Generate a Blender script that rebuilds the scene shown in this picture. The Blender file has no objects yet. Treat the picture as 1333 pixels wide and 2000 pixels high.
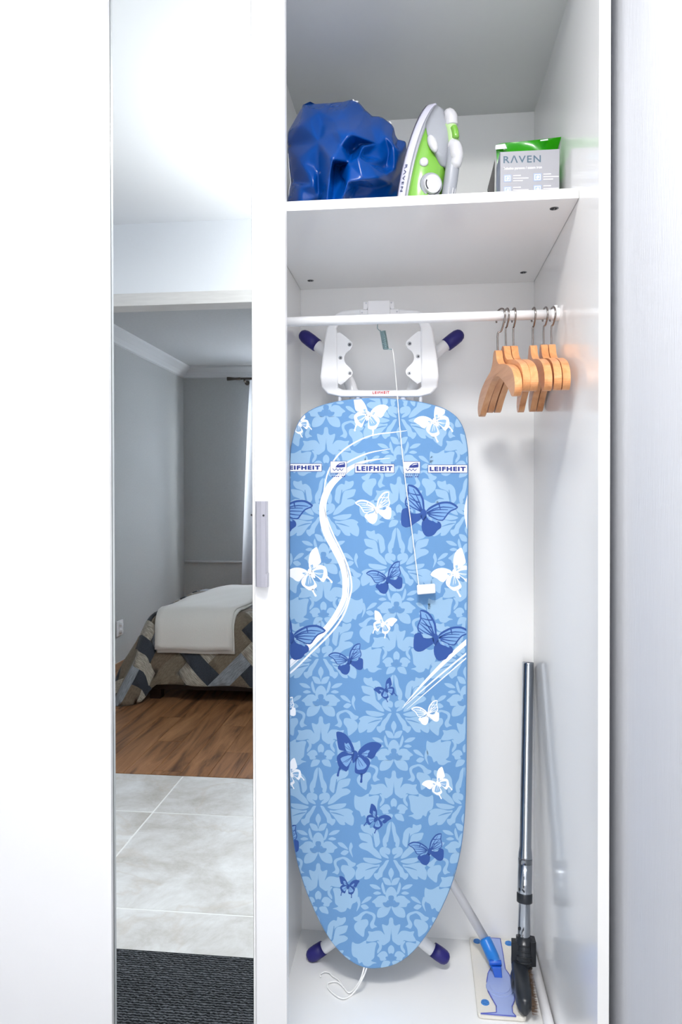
import bpy, bmesh, math, random
from math import sin, cos, pi, radians, sqrt, hypot
from mathutils import Vector, Matrix, Quaternion
from mathutils.geometry import tessellate_polygon, delaunay_2d_cdt

# ------------------------------------------------------------------ camera
F, YAW, PITCH, ROLL = 1407.617, 0.1092, -0.0095, -0.0016
CX, CY, CZ, PY = 0.2806, -1.0876, 1.0359, 978.92
CAM = Vector((CX, CY, CZ))
scene = bpy.context.scene
COL = scene.collection


def to_world(v):
    """camera axes (right, forward, up) -> world"""
    X, Y, Z = v
    X, Z = cos(ROLL) * X - sin(ROLL) * Z, sin(ROLL) * X + cos(ROLL) * Z
    Y, Z = cos(PITCH) * Y - sin(PITCH) * Z, sin(PITCH) * Y + cos(PITCH) * Z
    X, Y = cos(YAW) * X - sin(YAW) * Y, sin(YAW) * X + cos(YAW) * Y
    return Vector((X, Y, Z))


def ray(x, y):
    return to_world(((x - 666.5) / F, 1.0, -(y - PY) / F))


def at(x, y, ax, val):
    """survey helper: the point of the sight line through (x, y) whose coordinate ax equals val"""
    d = ray(x, y)
    return CAM + d * ((val - CAM[ax]) / d[ax])


cam_data = bpy.data.cameras.new('camera')
cam = bpy.data.objects.new('camera', cam_data)
COL.objects.link(cam)
r_, f_, u_ = to_world((1, 0, 0)), to_world((0, 1, 0)), to_world((0, 0, 1))
cam.matrix_world = Matrix(((r_.x, u_.x, -f_.x, CX), (r_.y, u_.y, -f_.y, CY), (r_.z, u_.z, -f_.z, CZ), (0, 0, 0, 1)))
cam_data.sensor_fit = 'VERTICAL'
cam_data.sensor_height = 36.0
cam_data.lens = F / 2000 * 36
cam_data.shift_y = -(1000 - PY) / 2000
cam_data.clip_start = 0.02
scene.camera = cam

# ------------------------------------------------------------------ world, lights, exposure
world = bpy.data.worlds.new('world')
scene.world = world
world.use_nodes = True
bg = world.node_tree.nodes['Background']
bg.inputs[0].default_value = (0.80, 0.89, 1.0, 1)
bg.inputs[1].default_value = 1.0


def light(name, kind, loc, target, power, color=(1, 1, 1), **kw):
    d = bpy.data.lights.new(name, kind)
    d.energy = power
    d.color = color
    for k, v in kw.items():
        setattr(d, k, v)
    o = bpy.data.objects.new(name, d)
    COL.objects.link(o)
    o.location = loc
    o.rotation_euler = (Vector(target) - Vector(loc)).to_track_quat('-Z', 'Y').to_euler()
    return o


# photographer's flash, bounced off the hallway ceiling
light('flash', 'SPOT', (0.28, -1.05, 1.25), (0.22, -1.0, 2.1), 82, (1.0, 0.985, 0.965), spot_size=radians(118), spot_blend=1.0, shadow_soft_size=0.05)
# ceiling lamp of the hallway (its dome is built below)
light('lamp_light', 'AREA', (0.22, -0.75, 2.03), (0.22, -0.75, 0), 20, (1.0, 0.985, 0.965), shape='DISK', size=0.34)
# added low fill light behind the camera, no such lamp in the hallway
light('low_fill', 'AREA', (0.16, -1.32, 0.62), (0.28, 0.6, 0.70), 3.0, (1.0, 0.99, 0.97), shape='RECTANGLE', size=0.7, size_y=0.7)
# daylight entering by the bedroom window
light('daylight', 'AREA', (-0.35, -4.95, 1.25), (-0.35, -3.0, 1.1), 90, (0.98, 0.99, 1.0), shape='RECTANGLE', size=1.0, size_y=1.4)

scene.view_settings.view_transform = 'Standard'
scene.view_settings.look = 'None'
scene.view_settings.exposure = 0.29
scene.view_settings.gamma = 1.0
scene.view_settings.use_curve_mapping = False
scene.cycles.max_bounces = 14
scene.cycles.diffuse_bounces = 7
scene.cycles.glossy_bounces = 6
scene.cycles.use_denoising = True
scene.cycles.caustics_reflective = False
scene.cycles.caustics_refractive = False

# ------------------------------------------------------------------ materials


def lin(c):
    """sRGB 0-255 -> linear"""
    o = []
    for v in c:
        v /= 255
        o.append(v / 12.92 if v <= 0.04045 else ((v + 0.055) / 1.055) ** 2.4)
    return tuple(o)


def mat(name, rgb, rough=0.5, metal=0.0, spec=0.5, bump=None, vary=0.0, vscale=8.0, alpha=1.0, transmission=0.0, ior=1.45, coat=0.0,
        sheen=0.0, stretch=(1, 1, 1), dist=0.002):
    m = bpy.data.materials.new(name)
    m.use_nodes = True
    nt = m.node_tree
    b = nt.nodes['Principled BSDF']
    c = lin(rgb)
    b.inputs['Base Color'].default_value = (*c, 1)
    b.inputs['Roughness'].default_value = rough
    b.inputs['Metallic'].default_value = metal
    b.inputs['Specular IOR Level'].default_value = spec
    b.inputs['IOR'].default_value = ior
    b.inputs['Transmission Weight'].default_value = transmission
    b.inputs['Coat Weight'].default_value = coat
    b.inputs['Sheen Weight'].default_value = sheen
    b.inputs['Alpha'].default_value = alpha
    if bump or vary:
        tc = nt.nodes.new('ShaderNodeTexCoord')
        mp = nt.nodes.new('ShaderNodeMapping')
        mp.inputs['Scale'].default_value = stretch
        nt.links.new(tc.outputs['Object'], mp.inputs[0])
    if vary:
        n = nt.nodes.new('ShaderNodeTexNoise')
        n.inputs['Scale'].default_value = vscale
        n.inputs['Detail'].default_value = 5
        nt.links.new(mp.outputs[0], n.inputs['Vector'])
        r = nt.nodes.new('ShaderNodeValToRGB')
        r.color_ramp.elements[0].position = 0.3
        r.color_ramp.elements[1].position = 0.7
        r.color_ramp.elements[0].color = (*[v * (1 - vary) for v in c], 1)
        r.color_ramp.elements[1].color = (*[min(1, v * (1 + vary)) for v in c], 1)
        nt.links.new(n.outputs['Fac'], r.inputs[0])
        nt.links.new(r.outputs[0], b.inputs['Base Color'])
    if bump:
        sc, st = bump
        n = nt.nodes.new('ShaderNodeTexNoise')
        n.inputs['Scale'].default_value = sc
        n.inputs['Detail'].default_value = 4
        nt.links.new(mp.outputs[0], n.inputs['Vector'])
        bp = nt.nodes.new('ShaderNodeBump')
        bp.inputs['Strength'].default_value = st
        bp.inputs['Distance'].default_value = dist
        nt.links.new(n.outputs['Fac'], bp.inputs['Height'])
        nt.links.new(bp.outputs[0], b.inputs['Normal'])
    return m


M = {}
M['laminate'] = mat('white_laminate', (238, 238, 237), 0.13, spec=0.5, bump=(160, 0.03), dist=0.0006)
M['front'] = mat('white_front', (226, 227, 228), 0.30, spec=0.4)
M['darkened_board'] = mat('darkened_laminate', (206, 208, 207), 0.45, spec=0.3, bump=(160, 0.06), dist=0.0006)  # top panel's base colour greyed to deepen the compartment ceiling's shade
M['backboard'] = mat('back_board', (246, 246, 245), 0.38, spec=0.35, bump=(120, 0.04), dist=0.0006)
M['handle'] = mat('satin_handle', (158, 158, 168), 0.4, metal=0.2)
M['dark'] = mat('dark_hole', (40, 42, 46), 0.6)
M['steel'] = mat('steel', (150, 152, 156), 0.45, metal=1.0)
M['zinc'] = mat('zinc_spring', (158, 184, 188), 0.4, metal=0.9)
M['chrome'] = mat('chrome', (176, 182, 190), 0.07, metal=1.0)
M['white_metal'] = mat('white_enamel', (238, 239, 241), 0.28, spec=0.5)
M['white_plastic'] = mat('white_plastic', (236, 236, 238), 0.35)
M['grey_plastic'] = mat('grey_plastic', (196, 199, 206), 0.35)
M['navy'] = mat('navy_plastic', (38, 34, 112), 0.42)
M['mirror'] = mat('silvered_glass', (226, 232, 232), 0.0, metal=1.0)
M['glass_edge'] = mat('glass_edge', (120, 160, 150), 0.15)
M['wallpaper'] = mat('pale_wallpaper', (206, 208, 213), 0.75, spec=0.25, bump=(34, 0.25), stretch=(14, 14, 0.9), vary=0.012, vscale=6)
M['hall_wall'] = mat('hall_wall', (240, 242, 246), 0.8, spec=0.2, bump=(90, 0.15))
M['ceiling'] = mat('ceiling_paint', (232, 233, 236), 0.8, spec=0.2)
M['bed_wall'] = mat('bedroom_wallpaper', (184, 186, 186), 0.85, spec=0.2, bump=(140, 0.3), vary=0.03, vscale=90)
M['bed_ceiling'] = mat('bedroom_ceiling', (198, 200, 202), 0.9, spec=0.1, vary=0.03, vscale=60)
M['cornice'] = mat('cornice', (214, 216, 218), 0.8, spec=0.2)
M['trim'] = mat('white_trim', (222, 219, 216), 0.55, vary=0.05, vscale=14, stretch=(1, 8, 8))
M['grout'] = mat('pale_grout', (232, 232, 230), 0.9)
M['hook'] = mat('hook_steel', (150, 142, 138), 0.22, metal=1.0)
M['black_plastic'] = mat('black_plastic', (38, 42, 48), 0.28, spec=0.5)
M['black_rib'] = mat('black_rubber', (30, 33, 38), 0.45)
M['bristle'] = mat('bristle', (132, 110, 92), 0.8)
M['pad'] = mat('mop_pad', (228, 224, 214), 0.9, bump=(220, 0.4), sheen=0.2)
M['blue_clear'] = mat('clear_blue_plastic', (172, 190, 240), 0.18, alpha=0.82, spec=0.5)
M['blue_edge'] = mat('blue_plastic_edge', (96, 104, 190), 0.3)
M['blue_joint'] = mat('blue_plastic', (44, 128, 216), 0.32, spec=0.5)
M['blue_deep'] = mat('deep_blue_plastic', (28, 92, 200), 0.3)
M['blue_grip'] = mat('blue_grip', (70, 134, 204), 0.45, vary=0.15, vscale=160)
M['iron_green'] = mat('green_tank', (108, 164, 58), 0.16, spec=0.6, coat=0.4)
M['iron_pale'] = mat('pale_green_plastic', (166, 196, 140), 0.3)
M['iron_lilac'] = mat('lilac_white_plastic', (192, 192, 208), 0.3)
M['iron_white'] = mat('iron_white_plastic', (186, 186, 190), 0.3)
M['iron_grey'] = mat('iron_grey', (146, 149, 156), 0.3)
M['ink'] = mat('dark_ink', (52, 60, 92), 0.6)
M['box'] = mat('grey_carton', (156, 156, 162), 0.5)
M['box_side'] = mat('carton_side', (168, 176, 200), 0.5, vary=0.25, vscale=26)
M['silver_ink'] = mat('blue_grey_foil', (62, 84, 98), 0.3, metal=0.4)
M['white_ink'] = mat('white_ink', (246, 247, 250), 0.6)
M['icon_ink'] = mat('icon_blue', (146, 166, 208), 0.55)
M['green_foil'] = mat('green_film', (44, 160, 10), 0.22, spec=0.6, coat=0.3)
M['dark_foil'] = mat('dark_film', (30, 28, 27), 0.4)
M['vinyl'] = mat('blue_vinyl', (0, 62, 138), 0.25, spec=0.40, bump=(24, 0.25), dist=0.004)
M['curtain'] = mat('curtain_fabric', (232, 234, 244), 0.9, sheen=0.3)
M['bronze'] = mat('bronze', (92, 84, 78), 0.4, metal=0.6)
M['dark_wood'] = mat('dark_wood', (40, 24, 20), 0.45, vary=0.2, vscale=20)
M['mattress'] = mat('mattress', (226, 224, 220), 0.9)
M['blanket'] = mat('cream_blanket', (226, 222, 216), 0.95, bump=(300, 0.5), sheen=0.3)
M['cord'] = mat('white_cord', (240, 240, 238), 0.7)
M['lamp'] = mat('opal_glass', (250, 250, 250), 0.3)


def fabric(name, a, b, scale=(60, 6, 60)):
    m = mat(name, a, 0.95, spec=0.15, bump=(200, 0.4), sheen=0.2)
    nt = m.node_tree
    bs = nt.nodes['Principled BSDF']
    tc = nt.nodes.new('ShaderNodeTexCoord')
    mp = nt.nodes.new('ShaderNodeMapping')
    mp.inputs['Scale'].default_value = scale
    n = nt.nodes.new('ShaderNodeTexNoise')
    n.inputs['Scale'].default_value = 1.0
    n.inputs['Detail'].default_value = 3
    r = nt.nodes.new('ShaderNodeValToRGB')
    r.color_ramp.elements[0].position = 0.35
    r.color_ramp.elements[1].position = 0.65
    r.color_ramp.elements[0].color = (*lin(a), 1)
    r.color_ramp.elements[1].color = (*lin(b), 1)
    nt.links.new(tc.outputs['UV'], mp.inputs[0])
    nt.links.new(mp.outputs[0], n.inputs['Vector'])
    nt.links.new(n.outputs['Fac'], r.inputs[0])
    nt.links.new(r.outputs[0], bs.inputs['Base Color'])
    return m


PATCH = [fabric('patch_charcoal', (52, 57, 65), (66, 71, 79), (40, 90, 1)), fabric('patch_beige', (134, 128, 118), (196, 188, 174), (8, 90, 1)),
         fabric('patch_taupe', (112, 102, 88), (132, 120, 104), (20, 60, 1)), fabric('patch_blue_grey', (122, 127, 134), (156, 160, 166), (10, 70, 1)),
         fabric('patch_brown', (102, 90, 78), (124, 110, 94), (20, 60, 1))]


def marble(name):
    m = mat(name, (206, 204, 200), 0.32, spec=0.5)
    nt = m.node_tree
    bs = nt.nodes['Principled BSDF']
    tc = nt.nodes.new('ShaderNodeTexCoord')
    oi = nt.nodes.new('ShaderNodeObjectInfo')
    mp = nt.nodes.new('ShaderNodeMapping')
    nt.links.new(tc.outputs['Object'], mp.inputs[0])
    cb = nt.nodes.new('ShaderNodeCombineXYZ')
    mu = nt.nodes.new('ShaderNodeMath')
    mu.operation = 'MULTIPLY'
    mu.inputs[1].default_value = 37.0
    nt.links.new(oi.outputs['Random'], mu.inputs[0])
    nt.links.new(mu.outputs[0], cb.inputs[0])
    nt.links.new(mu.outputs[0], cb.inputs[2])
    nt.links.new(cb.outputs[0], mp.inputs['Location'])
    n1 = nt.nodes.new('ShaderNodeTexNoise')
    n1.inputs['Scale'].default_value = 5.0
    n1.inputs['Detail'].default_value = 12
    n1.inputs['Roughness'].default_value = 0.72
    n1.inputs['Distortion'].default_value = 0.35
    n2 = nt.nodes.new('ShaderNodeTexNoise')
    n2.inputs['Scale'].default_value = 2.2
    n2.inputs['Detail'].default_value = 6
    n2.inputs['Distortion'].default_value = 0.5
    for n in (n1, n2):
        nt.links.new(mp.outputs[0], n.inputs['Vector'])
    r1 = nt.nodes.new('ShaderNodeValToRGB')
    for p, c in ((0.30, (176, 170, 162)), (0.48, (204, 202, 200)), (0.62, (222, 222, 222)), (0.75, (232, 231, 228))):
        e = r1.color_ramp.elements.new(p)
        e.color = (*lin(c), 1)
    r1.color_ramp.elements.remove(r1.color_ramp.elements[0])
    r1.color_ramp.elements.remove(r1.color_ramp.elements[-1])
    nt.links.new(n1.outputs['Fac'], r1.inputs[0])
    r2 = nt.nodes.new('ShaderNodeValToRGB')
    r2.color_ramp.elements[0].position = 0.485
    r2.color_ramp.elements[0].color = (0, 0, 0, 1)
    r2.color_ramp.elements[1].position = 0.5
    r2.color_ramp.elements[1].color = (0.30, 0.30, 0.30, 1)
    e = r2.color_ramp.elements.new(0.515)
    e.color = (0, 0, 0, 1)
    nt.links.new(n2.outputs['Fac'], r2.inputs[0])
    mx = nt.nodes.new('ShaderNodeMix')
    mx.data_type = 'RGBA'
    mx.inputs['B'].default_value = (*lin((186, 172, 156)), 1)
    nt.links.new(r2.outputs[0], mx.inputs['Factor'])
    nt.links.new(r1.outputs[0], mx.inputs['A'])
    nt.links.new(mx.outputs['Result'], bs.inputs['Base Color'])
    return m


M['tile'] = marble('stone_tile')


def wood(name, dark, mid, light_, axis=1, rough=0.38, scale=1.0):
    m = mat(name, mid, rough, spec=0.4)
    nt = m.node_tree
    bs = nt.nodes['Principled BSDF']
    tc = nt.nodes.new('ShaderNodeTexCoord')
    oi = nt.nodes.new('ShaderNodeObjectInfo')
    mp = nt.nodes.new('ShaderNodeMapping')
    s = [14 * scale] * 3
    s[axis] = 1.6 * scale
    mp.inputs['Scale'].default_value = s
    nt.links.new(tc.outputs['Object'], mp.inputs[0])
    cb = nt.nodes.new('ShaderNodeCombineXYZ')
    mu = nt.nodes.new('ShaderNodeMath')
    mu.operation = 'MULTIPLY'
    mu.inputs[1].default_value = 53.0
    nt.links.new(oi.outputs['Random'], mu.inputs[0])
    for i in range(3):
        nt.links.new(mu.outputs[0], cb.inputs[i])
    nt.links.new(cb.outputs[0], mp.inputs['Location'])
    n = nt.nodes.new('ShaderNodeTexNoise')
    n.inputs['Scale'].default_value = 1.0
    n.inputs['Detail'].default_value = 7
    n.inputs['Roughness'].default_value = 0.6
    n.inputs['Distortion'].default_value = 1.6
    nt.links.new(mp.outputs[0], n.inputs['Vector'])
    r = nt.nodes.new('ShaderNodeValToRGB')
    r.color_ramp.elements[0].position = 0.30
    r.color_ramp.elements[0].color = (*lin(dark), 1)
    r.color_ramp.elements[1].position = 0.70
    r.color_ramp.elements[1].color = (*lin(light_), 1)
    e = r.color_ramp.elements.new(0.48)
    e.color = (*lin(mid), 1)
    nt.links.new(n.outputs['Fac'], r.inputs[0])
    nt.links.new(r.outputs[0], bs.inputs['Base Color'])
    return m


M['plank'] = wood('oak_plank', (74, 46, 28), (142, 98, 64), (178, 130, 90))
M['hanger'] = wood('beech', (190, 124, 76), (212, 148, 98), (226, 168, 120), axis=1, rough=0.28, scale=2.0)


def mat_ribbed():
    m = mat('ribbed_mat', (46, 48, 52), 0.95, spec=0.15)
    nt = m.node_tree
    bs = nt.nodes['Principled BSDF']
    tc = nt.nodes.new('ShaderNodeTexCoord')
    w = nt.nodes.new('ShaderNodeTexWave')
    w.bands_direction = 'Y'
    w.inputs['Scale'].default_value = 42
    w.inputs['Distortion'].default_value = 5.0
    w.inputs['Detail'].default_value = 3
    w.inputs['Detail Scale'].default_value = 3.0
    nt.links.new(tc.outputs['Object'], w.inputs['Vector'])
    r = nt.nodes.new('ShaderNodeValToRGB')
    r.color_ramp.elements[0].color = (*lin((26, 28, 31)), 1)
    r.color_ramp.elements[1].color = (*lin((96, 99, 104)), 1)
    r.color_ramp.elements[0].position = 0.25
    nt.links.new(w.outputs['Fac'], r.inputs[0])
    nt.links.new(r.outputs[0], bs.inputs['Base Color'])
    bp = nt.nodes.new('ShaderNodeBump')
    bp.inputs['Strength'].default_value = 0.8
    bp.inputs['Distance'].default_value = 0.004
    nt.links.new(w.outputs['Fac'], bp.inputs['Height'])
    nt.links.new(bp.outputs[0], bs.inputs['Normal'])
    return m


M['mat'] = mat_ribbed()

# ------------------------------------------------------------------ mesh helpers


class MB:
    """collects faces; build() links them as ONE mesh object"""

    def __init__(s):
        s.v, s.f, s.m, s.sm, s.uv = [], [], [], [], {}
        s.mi = 0
        s.smooth = False

    def add(s, vs, fs):
        n = len(s.v)
        s.v += [Vector(p) for p in vs]
        for f in fs:
            s.f.append([n + i for i in f])
            s.m.append(s.mi)
            s.sm.append(s.smooth)
        return n

    def box(s, a, b):
        x0, y0, z0 = a
        x1, y1, z1 = b
        s.add([(x0, y0, z0), (x1, y0, z0), (x1, y1, z0), (x0, y1, z0), (x0, y0, z1), (x1, y0, z1), (x1, y1, z1), (x0, y1, z1)],
              [(3, 2, 1, 0), (4, 5, 6, 7), (0, 1, 5, 4), (1, 2, 6, 5), (2, 3, 7, 6), (3, 0, 4, 7)])

    def rings(s, rs, cap0=True, cap1=True, closed=True):
        n = len(rs[0])
        vs = [p for r in rs for p in r]
        fs = []
        for i in range(len(rs) - 1):
            for j in range(n if closed else n - 1):
                k = (j + 1) % n
                fs.append((i * n + j, i * n + k, (i + 1) * n + k, (i + 1) * n + j))
        if cap0:
            fs.append(tuple(range(n - 1, -1, -1)))
        if cap1:
            o = (len(rs) - 1) * n
            fs.append(tuple(range(o, o + n)))
        s.add(vs, fs)

    def tube(s, pts, rad, seg=14, cap=True, squash=None):
        pts = [Vector(p) for p in pts]
        if not hasattr(rad, '__len__'):
            rad = [rad] * len(pts)
        t0 = (pts[1] - pts[0]).normalized()
        up = Vector((0, 0, 1)) if abs(t0.z) < 0.9 else Vector((0, 1, 0))
        nrm = (up - t0 * up.dot(t0)).normalized()
        rs = []
        for i, p in enumerate(pts):
            a = pts[max(0, i - 1)]
            b = pts[min(len(pts) - 1, i + 1)]
            t = (b - a).normalized()
            nrm = (nrm - t * nrm.dot(t)).normalized()
            bn = t.cross(nrm)
            q = squash or (1, 1)
            rs.append([p + nrm * cos(2 * pi * k / seg) * rad[i] * q[0] + bn * sin(2 * pi * k / seg) * rad[i] * q[1] for k in range(seg)])
        old = s.smooth
        s.smooth = True
        s.rings(rs, cap, cap)
        s.smooth = old

    def cyl(s, c, ax, r, h, seg=20, r2=None):
        c, ax = Vector(c), Vector(ax).normalized()
        u = ax.orthogonal().normalized()
        w = ax.cross(u)
        r2 = r if r2 is None else r2
        rs = [[c + u * cos(2 * pi * k / seg) * q + w * sin(2 * pi * k / seg) * q + ax * d for k in range(seg)] for q, d in ((r, 0), (r2, h))]
        s.rings(rs)

    def build(s, name, mats, parent=None, smooth=None, bevel=0, bseg=2, subsurf=0, auto=None, solid=0, recalc=True):
        me = bpy.data.meshes.new(name)
        me.from_pydata([tuple(p) for p in s.v], [], s.f)
        if not isinstance(mats, (list, tuple)):
            mats = [mats]
        for m in mats:
            me.materials.append(M[m] if isinstance(m, str) else m)
        me.polygons.foreach_set('material_index', s.m)
        me.polygons.foreach_set('use_smooth', [True] * len(s.f) if smooth else s.sm)
        me.update()
        if recalc:
            bm = bmesh.new()
            bm.from_mesh(me)
            bmesh.ops.recalc_face_normals(bm, faces=bm.faces)
            bm.to_mesh(me)
            bm.free()
        o = bpy.data.objects.new(name, me)
        COL.objects.link(o)
        if solid:
            md = o.modifiers.new('solid', 'SOLIDIFY')
            md.thickness = solid
            md.offset = 0
        if bevel:
            md = o.modifiers.new('bevel', 'BEVEL')
            md.width = bevel
            md.segments = bseg
            md.limit_method = 'ANGLE'
            md.angle_limit = radians(40)
            md.harden_normals = False
        if subsurf:
            md = o.modifiers.new('sub', 'SUBSURF')
            md.levels = md.render_levels = subsurf
        if parent is not None:
            o.parent = parent
            o.matrix_parent_inverse = parent.matrix_world.inverted()
        return o


def tag(o, label=None, cat=None, group=None, kind=None):
    if label:
        o['label'] = label
    if cat:
        o['category'] = cat
    if group:
        o['group'] = group
    if kind:
        o['kind'] = kind
    return o


def empty(name, loc, label, cat, group=None):
    o = bpy.data.objects.new(name, None)
    COL.objects.link(o)
    o.location = loc
    o.matrix_world = Matrix.Translation(Vector(loc))
    o.empty_display_size = 0.05
    return tag(o, label, cat, group)


def struct(o):
    return tag(o, kind='structure')


def boxobj(name, a, b, m, parent=None, bevel=0.0):
    mb = MB()
    mb.box(a, b)
    return mb.build(name, m, parent, bevel=bevel)


def catmull(P, n=4, closed=False):
    P = [Vector(p) for p in P]
    out = []
    N = len(P)
    rng = range(N) if closed else range(N - 1)
    for i in rng:
        if closed:
            a, b, c, d = P[i - 1], P[i], P[(i + 1) % N], P[(i + 2) % N]
        else:
            a, b, c, d = P[max(0, i - 1)], P[i], P[i + 1], P[min(N - 1, i + 2)]
        for k in range(n):
            t = k / n
            out.append(0.5 * ((2 * b) + (c - a) * t + (2 * a - 5 * b + 4 * c - d) * t * t + (3 * b - a - 3 * c + d) * t ** 3))
    if not closed:
        out.append(P[-1])
    return out


_tcache = {}


def text2d(s, offset=0.0, spacing=1.0):
    """flat outline of a word as a mesh: width normalised to 0..1, height to 0..1"""
    key = (s, offset, spacing)
    if key not in _tcache:
        cu = bpy.data.curves.new('t', 'FONT')
        cu.body = s
        cu.offset = offset
        cu.space_character = spacing
        cu.resolution_u = 3
        o = bpy.data.objects.new('t', cu)
        COL.objects.link(o)
        dg = bpy.context.evaluated_depsgraph_get()
        me = o.evaluated_get(dg).to_mesh()
        vs = [(v.co.x, v.co.y) for v in me.vertices]
        fs = [tuple(p.vertices) for p in me.polygons]
        o.evaluated_get(dg).to_mesh_clear()
        bpy.data.objects.remove(o)
        bpy.data.curves.remove(cu)
        x0, x1 = min(v[0] for v in vs), max(v[0] for v in vs)
        y0, y1 = min(v[1] for v in vs), max(v[1] for v in vs)
        _tcache[key] = ([((x - x0) / (x1 - x0), (y - y0) / (y1 - y0)) for x, y in vs], fs)
    return _tcache[key]


# ================================================================== SETTING
ZF = -0.07          # hallway floor (the wardrobe floor is z = 0)
ZC = 2.10           # ceiling
YD = -1.59          # hallway wall with the bedroom doorway
XR = 0.574          # wall beside the wardrobe
XL = -1.95          # far end of the hallway
DX0, DX1, DZ = -1.12, -0.12, 1.78

floor = struct(boxobj('floor', (XL, YD, ZF - 0.03), (XR, 0.62, ZF - 0.0008), 'grout'))
tile_me = None
T = 0.57
for j in range(-1, 3):
    for i in range(-4, 5):
        x0, y0 = -0.645 + T * i + 0.0022, -1.265 + T * j + 0.0022
        x1, y1 = x0 + T - 0.0044, y0 + T - 0.0044
        x0, x1, y0, y1 = max(x0, XL), min(x1, XR), max(y0, YD), min(y1, 0.6)
        if x1 - x0 < 0.02 or y1 - y0 < 0.02:
            continue
        mb = MB()
        cx, cy = (x0 + x1) / 2, (y0 + y1) / 2
        mb.box((x0 - cx, y0 - cy, -0.012), (x1 - cx, y1 - cy, 0))
        o = mb.build('tile', 'tile', floor, bevel=0.0012, bseg=1)
        o.matrix_parent_inverse = Matrix.Identity(4)
        o.location = (cx, cy, ZF)

BX0, BX1, BY1 = -1.70, 1.30, -4.75     # bedroom
bfloor = struct(boxobj('floor', (BX0, BY1, ZF - 0.03), (BX1, YD, ZF - 0.006), 'dark'))
PW, PL = 0.115, 0.92
random.seed(4)
plank_me = {}
for i in range(27):
    x0 = BX0 + i * PW
    x1 = min(x0 + PW, BX1)
    if x1 - x0 < 0.02:
        continue
    y = YD - 0.004 + (i * 0.37 % 1.0) * PL
    while y > BY1:
        ya, yb = min(y, YD - 0.004), max(y - PL, BY1)
        y -= PL
        if ya - yb < 0.03:
            continue
        mb = MB()
        hx, hy = (x1 - x0) / 2 - 0.0006, (ya - yb) / 2 - 0.0006
        mb.box((-hx, -hy, -0.008), (hx, hy, 0))
        o = mb.build('plank', 'plank', bfloor, bevel=0.0008, bseg=1)
        o.matrix_parent_inverse = Matrix.Identity(4)
        o.location = ((x0 + x1) / 2, (ya + yb) / 2, ZF)

struct(boxobj('wall_right', (XR, YD - 0.09, ZF - 0.03), (XR + 0.08, 0.66, ZC), 'wallpaper'))
struct(boxobj('wall_back', (XL, 0.62, ZF - 0.03), (XR, 0.70, ZC), 'hall_wall'))
struct(boxobj('wall_left', (XL - 0.08, YD - 0.09, ZF - 0.03), (XL, 0.70, ZC), 'hall_wall'))
struct(boxobj('ceiling', (XL - 0.08, YD - 0.09, ZC), (XR + 0.08, 0.70, ZC + 0.08), 'ceiling'))
mb = MB()
mb.box((XL, YD - 0.07, ZF), (DX0, YD, ZC))
mb.box((DX1, YD - 0.07, ZF), (XR, YD, ZC))
mb.box((DX0, YD - 0.07, DZ), (DX1, YD, ZC))
struct(mb.build('wall_front', 'hall_wall'))
mb = MB()
C = 0.045
mb.box((DX0 - C, YD - 0.082, DZ - 0.004), (DX1 + C, YD + 0.012, DZ + C))
mb.box((DX0 - C, YD - 0.082, ZF), (DX0 + 0.006, YD + 0.012, DZ + C))
mb.box((DX1 - 0.006, YD - 0.082, ZF), (DX1 + C, YD + 0.012, DZ + C))
struct(mb.build('trim_1', 'trim', bevel=0.002))
# bedroom shell
struct(boxobj('wall_left', (BX0 - 0.08, BY1 - 0.08, ZF), (BX0, YD - 0.07, ZC), 'bed_wall'))
struct(boxobj('wall_right', (BX1, BY1 - 0.08, ZF), (BX1 + 0.08, YD - 0.07, ZC), 'bed_wall'))
struct(boxobj('ceiling', (BX0 - 0.08, BY1 - 0.08, ZC), (BX1 + 0.08, YD - 0.09, ZC + 0.08), 'bed_ceiling'))
struct(boxobj('wall_front', (XR + 0.08, YD - 0.09, ZF), (BX1 + 0.08, YD - 0.07, ZC), 'bed_wall'))
WX0, WX1, WZ0, WZ1 = -0.98, 0.25, 0.62, 1.86
mb = MB()
mb.box((BX0, BY1 - 0.08, ZF), (WX0, BY1, ZC))
mb.box((WX1, BY1 - 0.08, ZF), (BX1, BY1, ZC))
mb.box((WX0, BY1 - 0.08, ZF), (WX1, BY1, WZ0))
mb.box((WX0, BY1 - 0.08, WZ1), (WX1, BY1, ZC))
struct(mb.build('wall_back', 'bed_wall'))


def cornice(name, a, b, inward):
    """quarter-round ceiling moulding from a to b"""
    a, b, n = Vector(a), Vector(b), Vector(inward)
    prof = [(0, 0), (0.085, 0), (0.080, -0.014), (0.058, -0.028), (0.034, -0.046), (0.020, -0.066), (0.016, -0.080), (0, -0.085)]
    mb = MB()
    rs = [[p + n * u + Vector((0, 0, w)) for u, w in prof] for p in (a, b)]
    mb.rings(rs)
    return struct(mb.build(name, 'cornice'))


cornice('trim_2', (BX0, YD - 0.09, ZC), (BX0, BY1, ZC), (1, 0, 0))
cornice('trim_3', (BX0, BY1, ZC), (BX1, BY1, ZC), (0, 1, 0))
mb = MB()
pz = 0.47
mb.tube([(BX0 + 0.01, BY1 + 0.016, pz + 0.004), (-0.4, BY1 + 0.016, pz)], 0.010, 10)
struct(mb.build('trim_4', 'cornice'))
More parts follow.
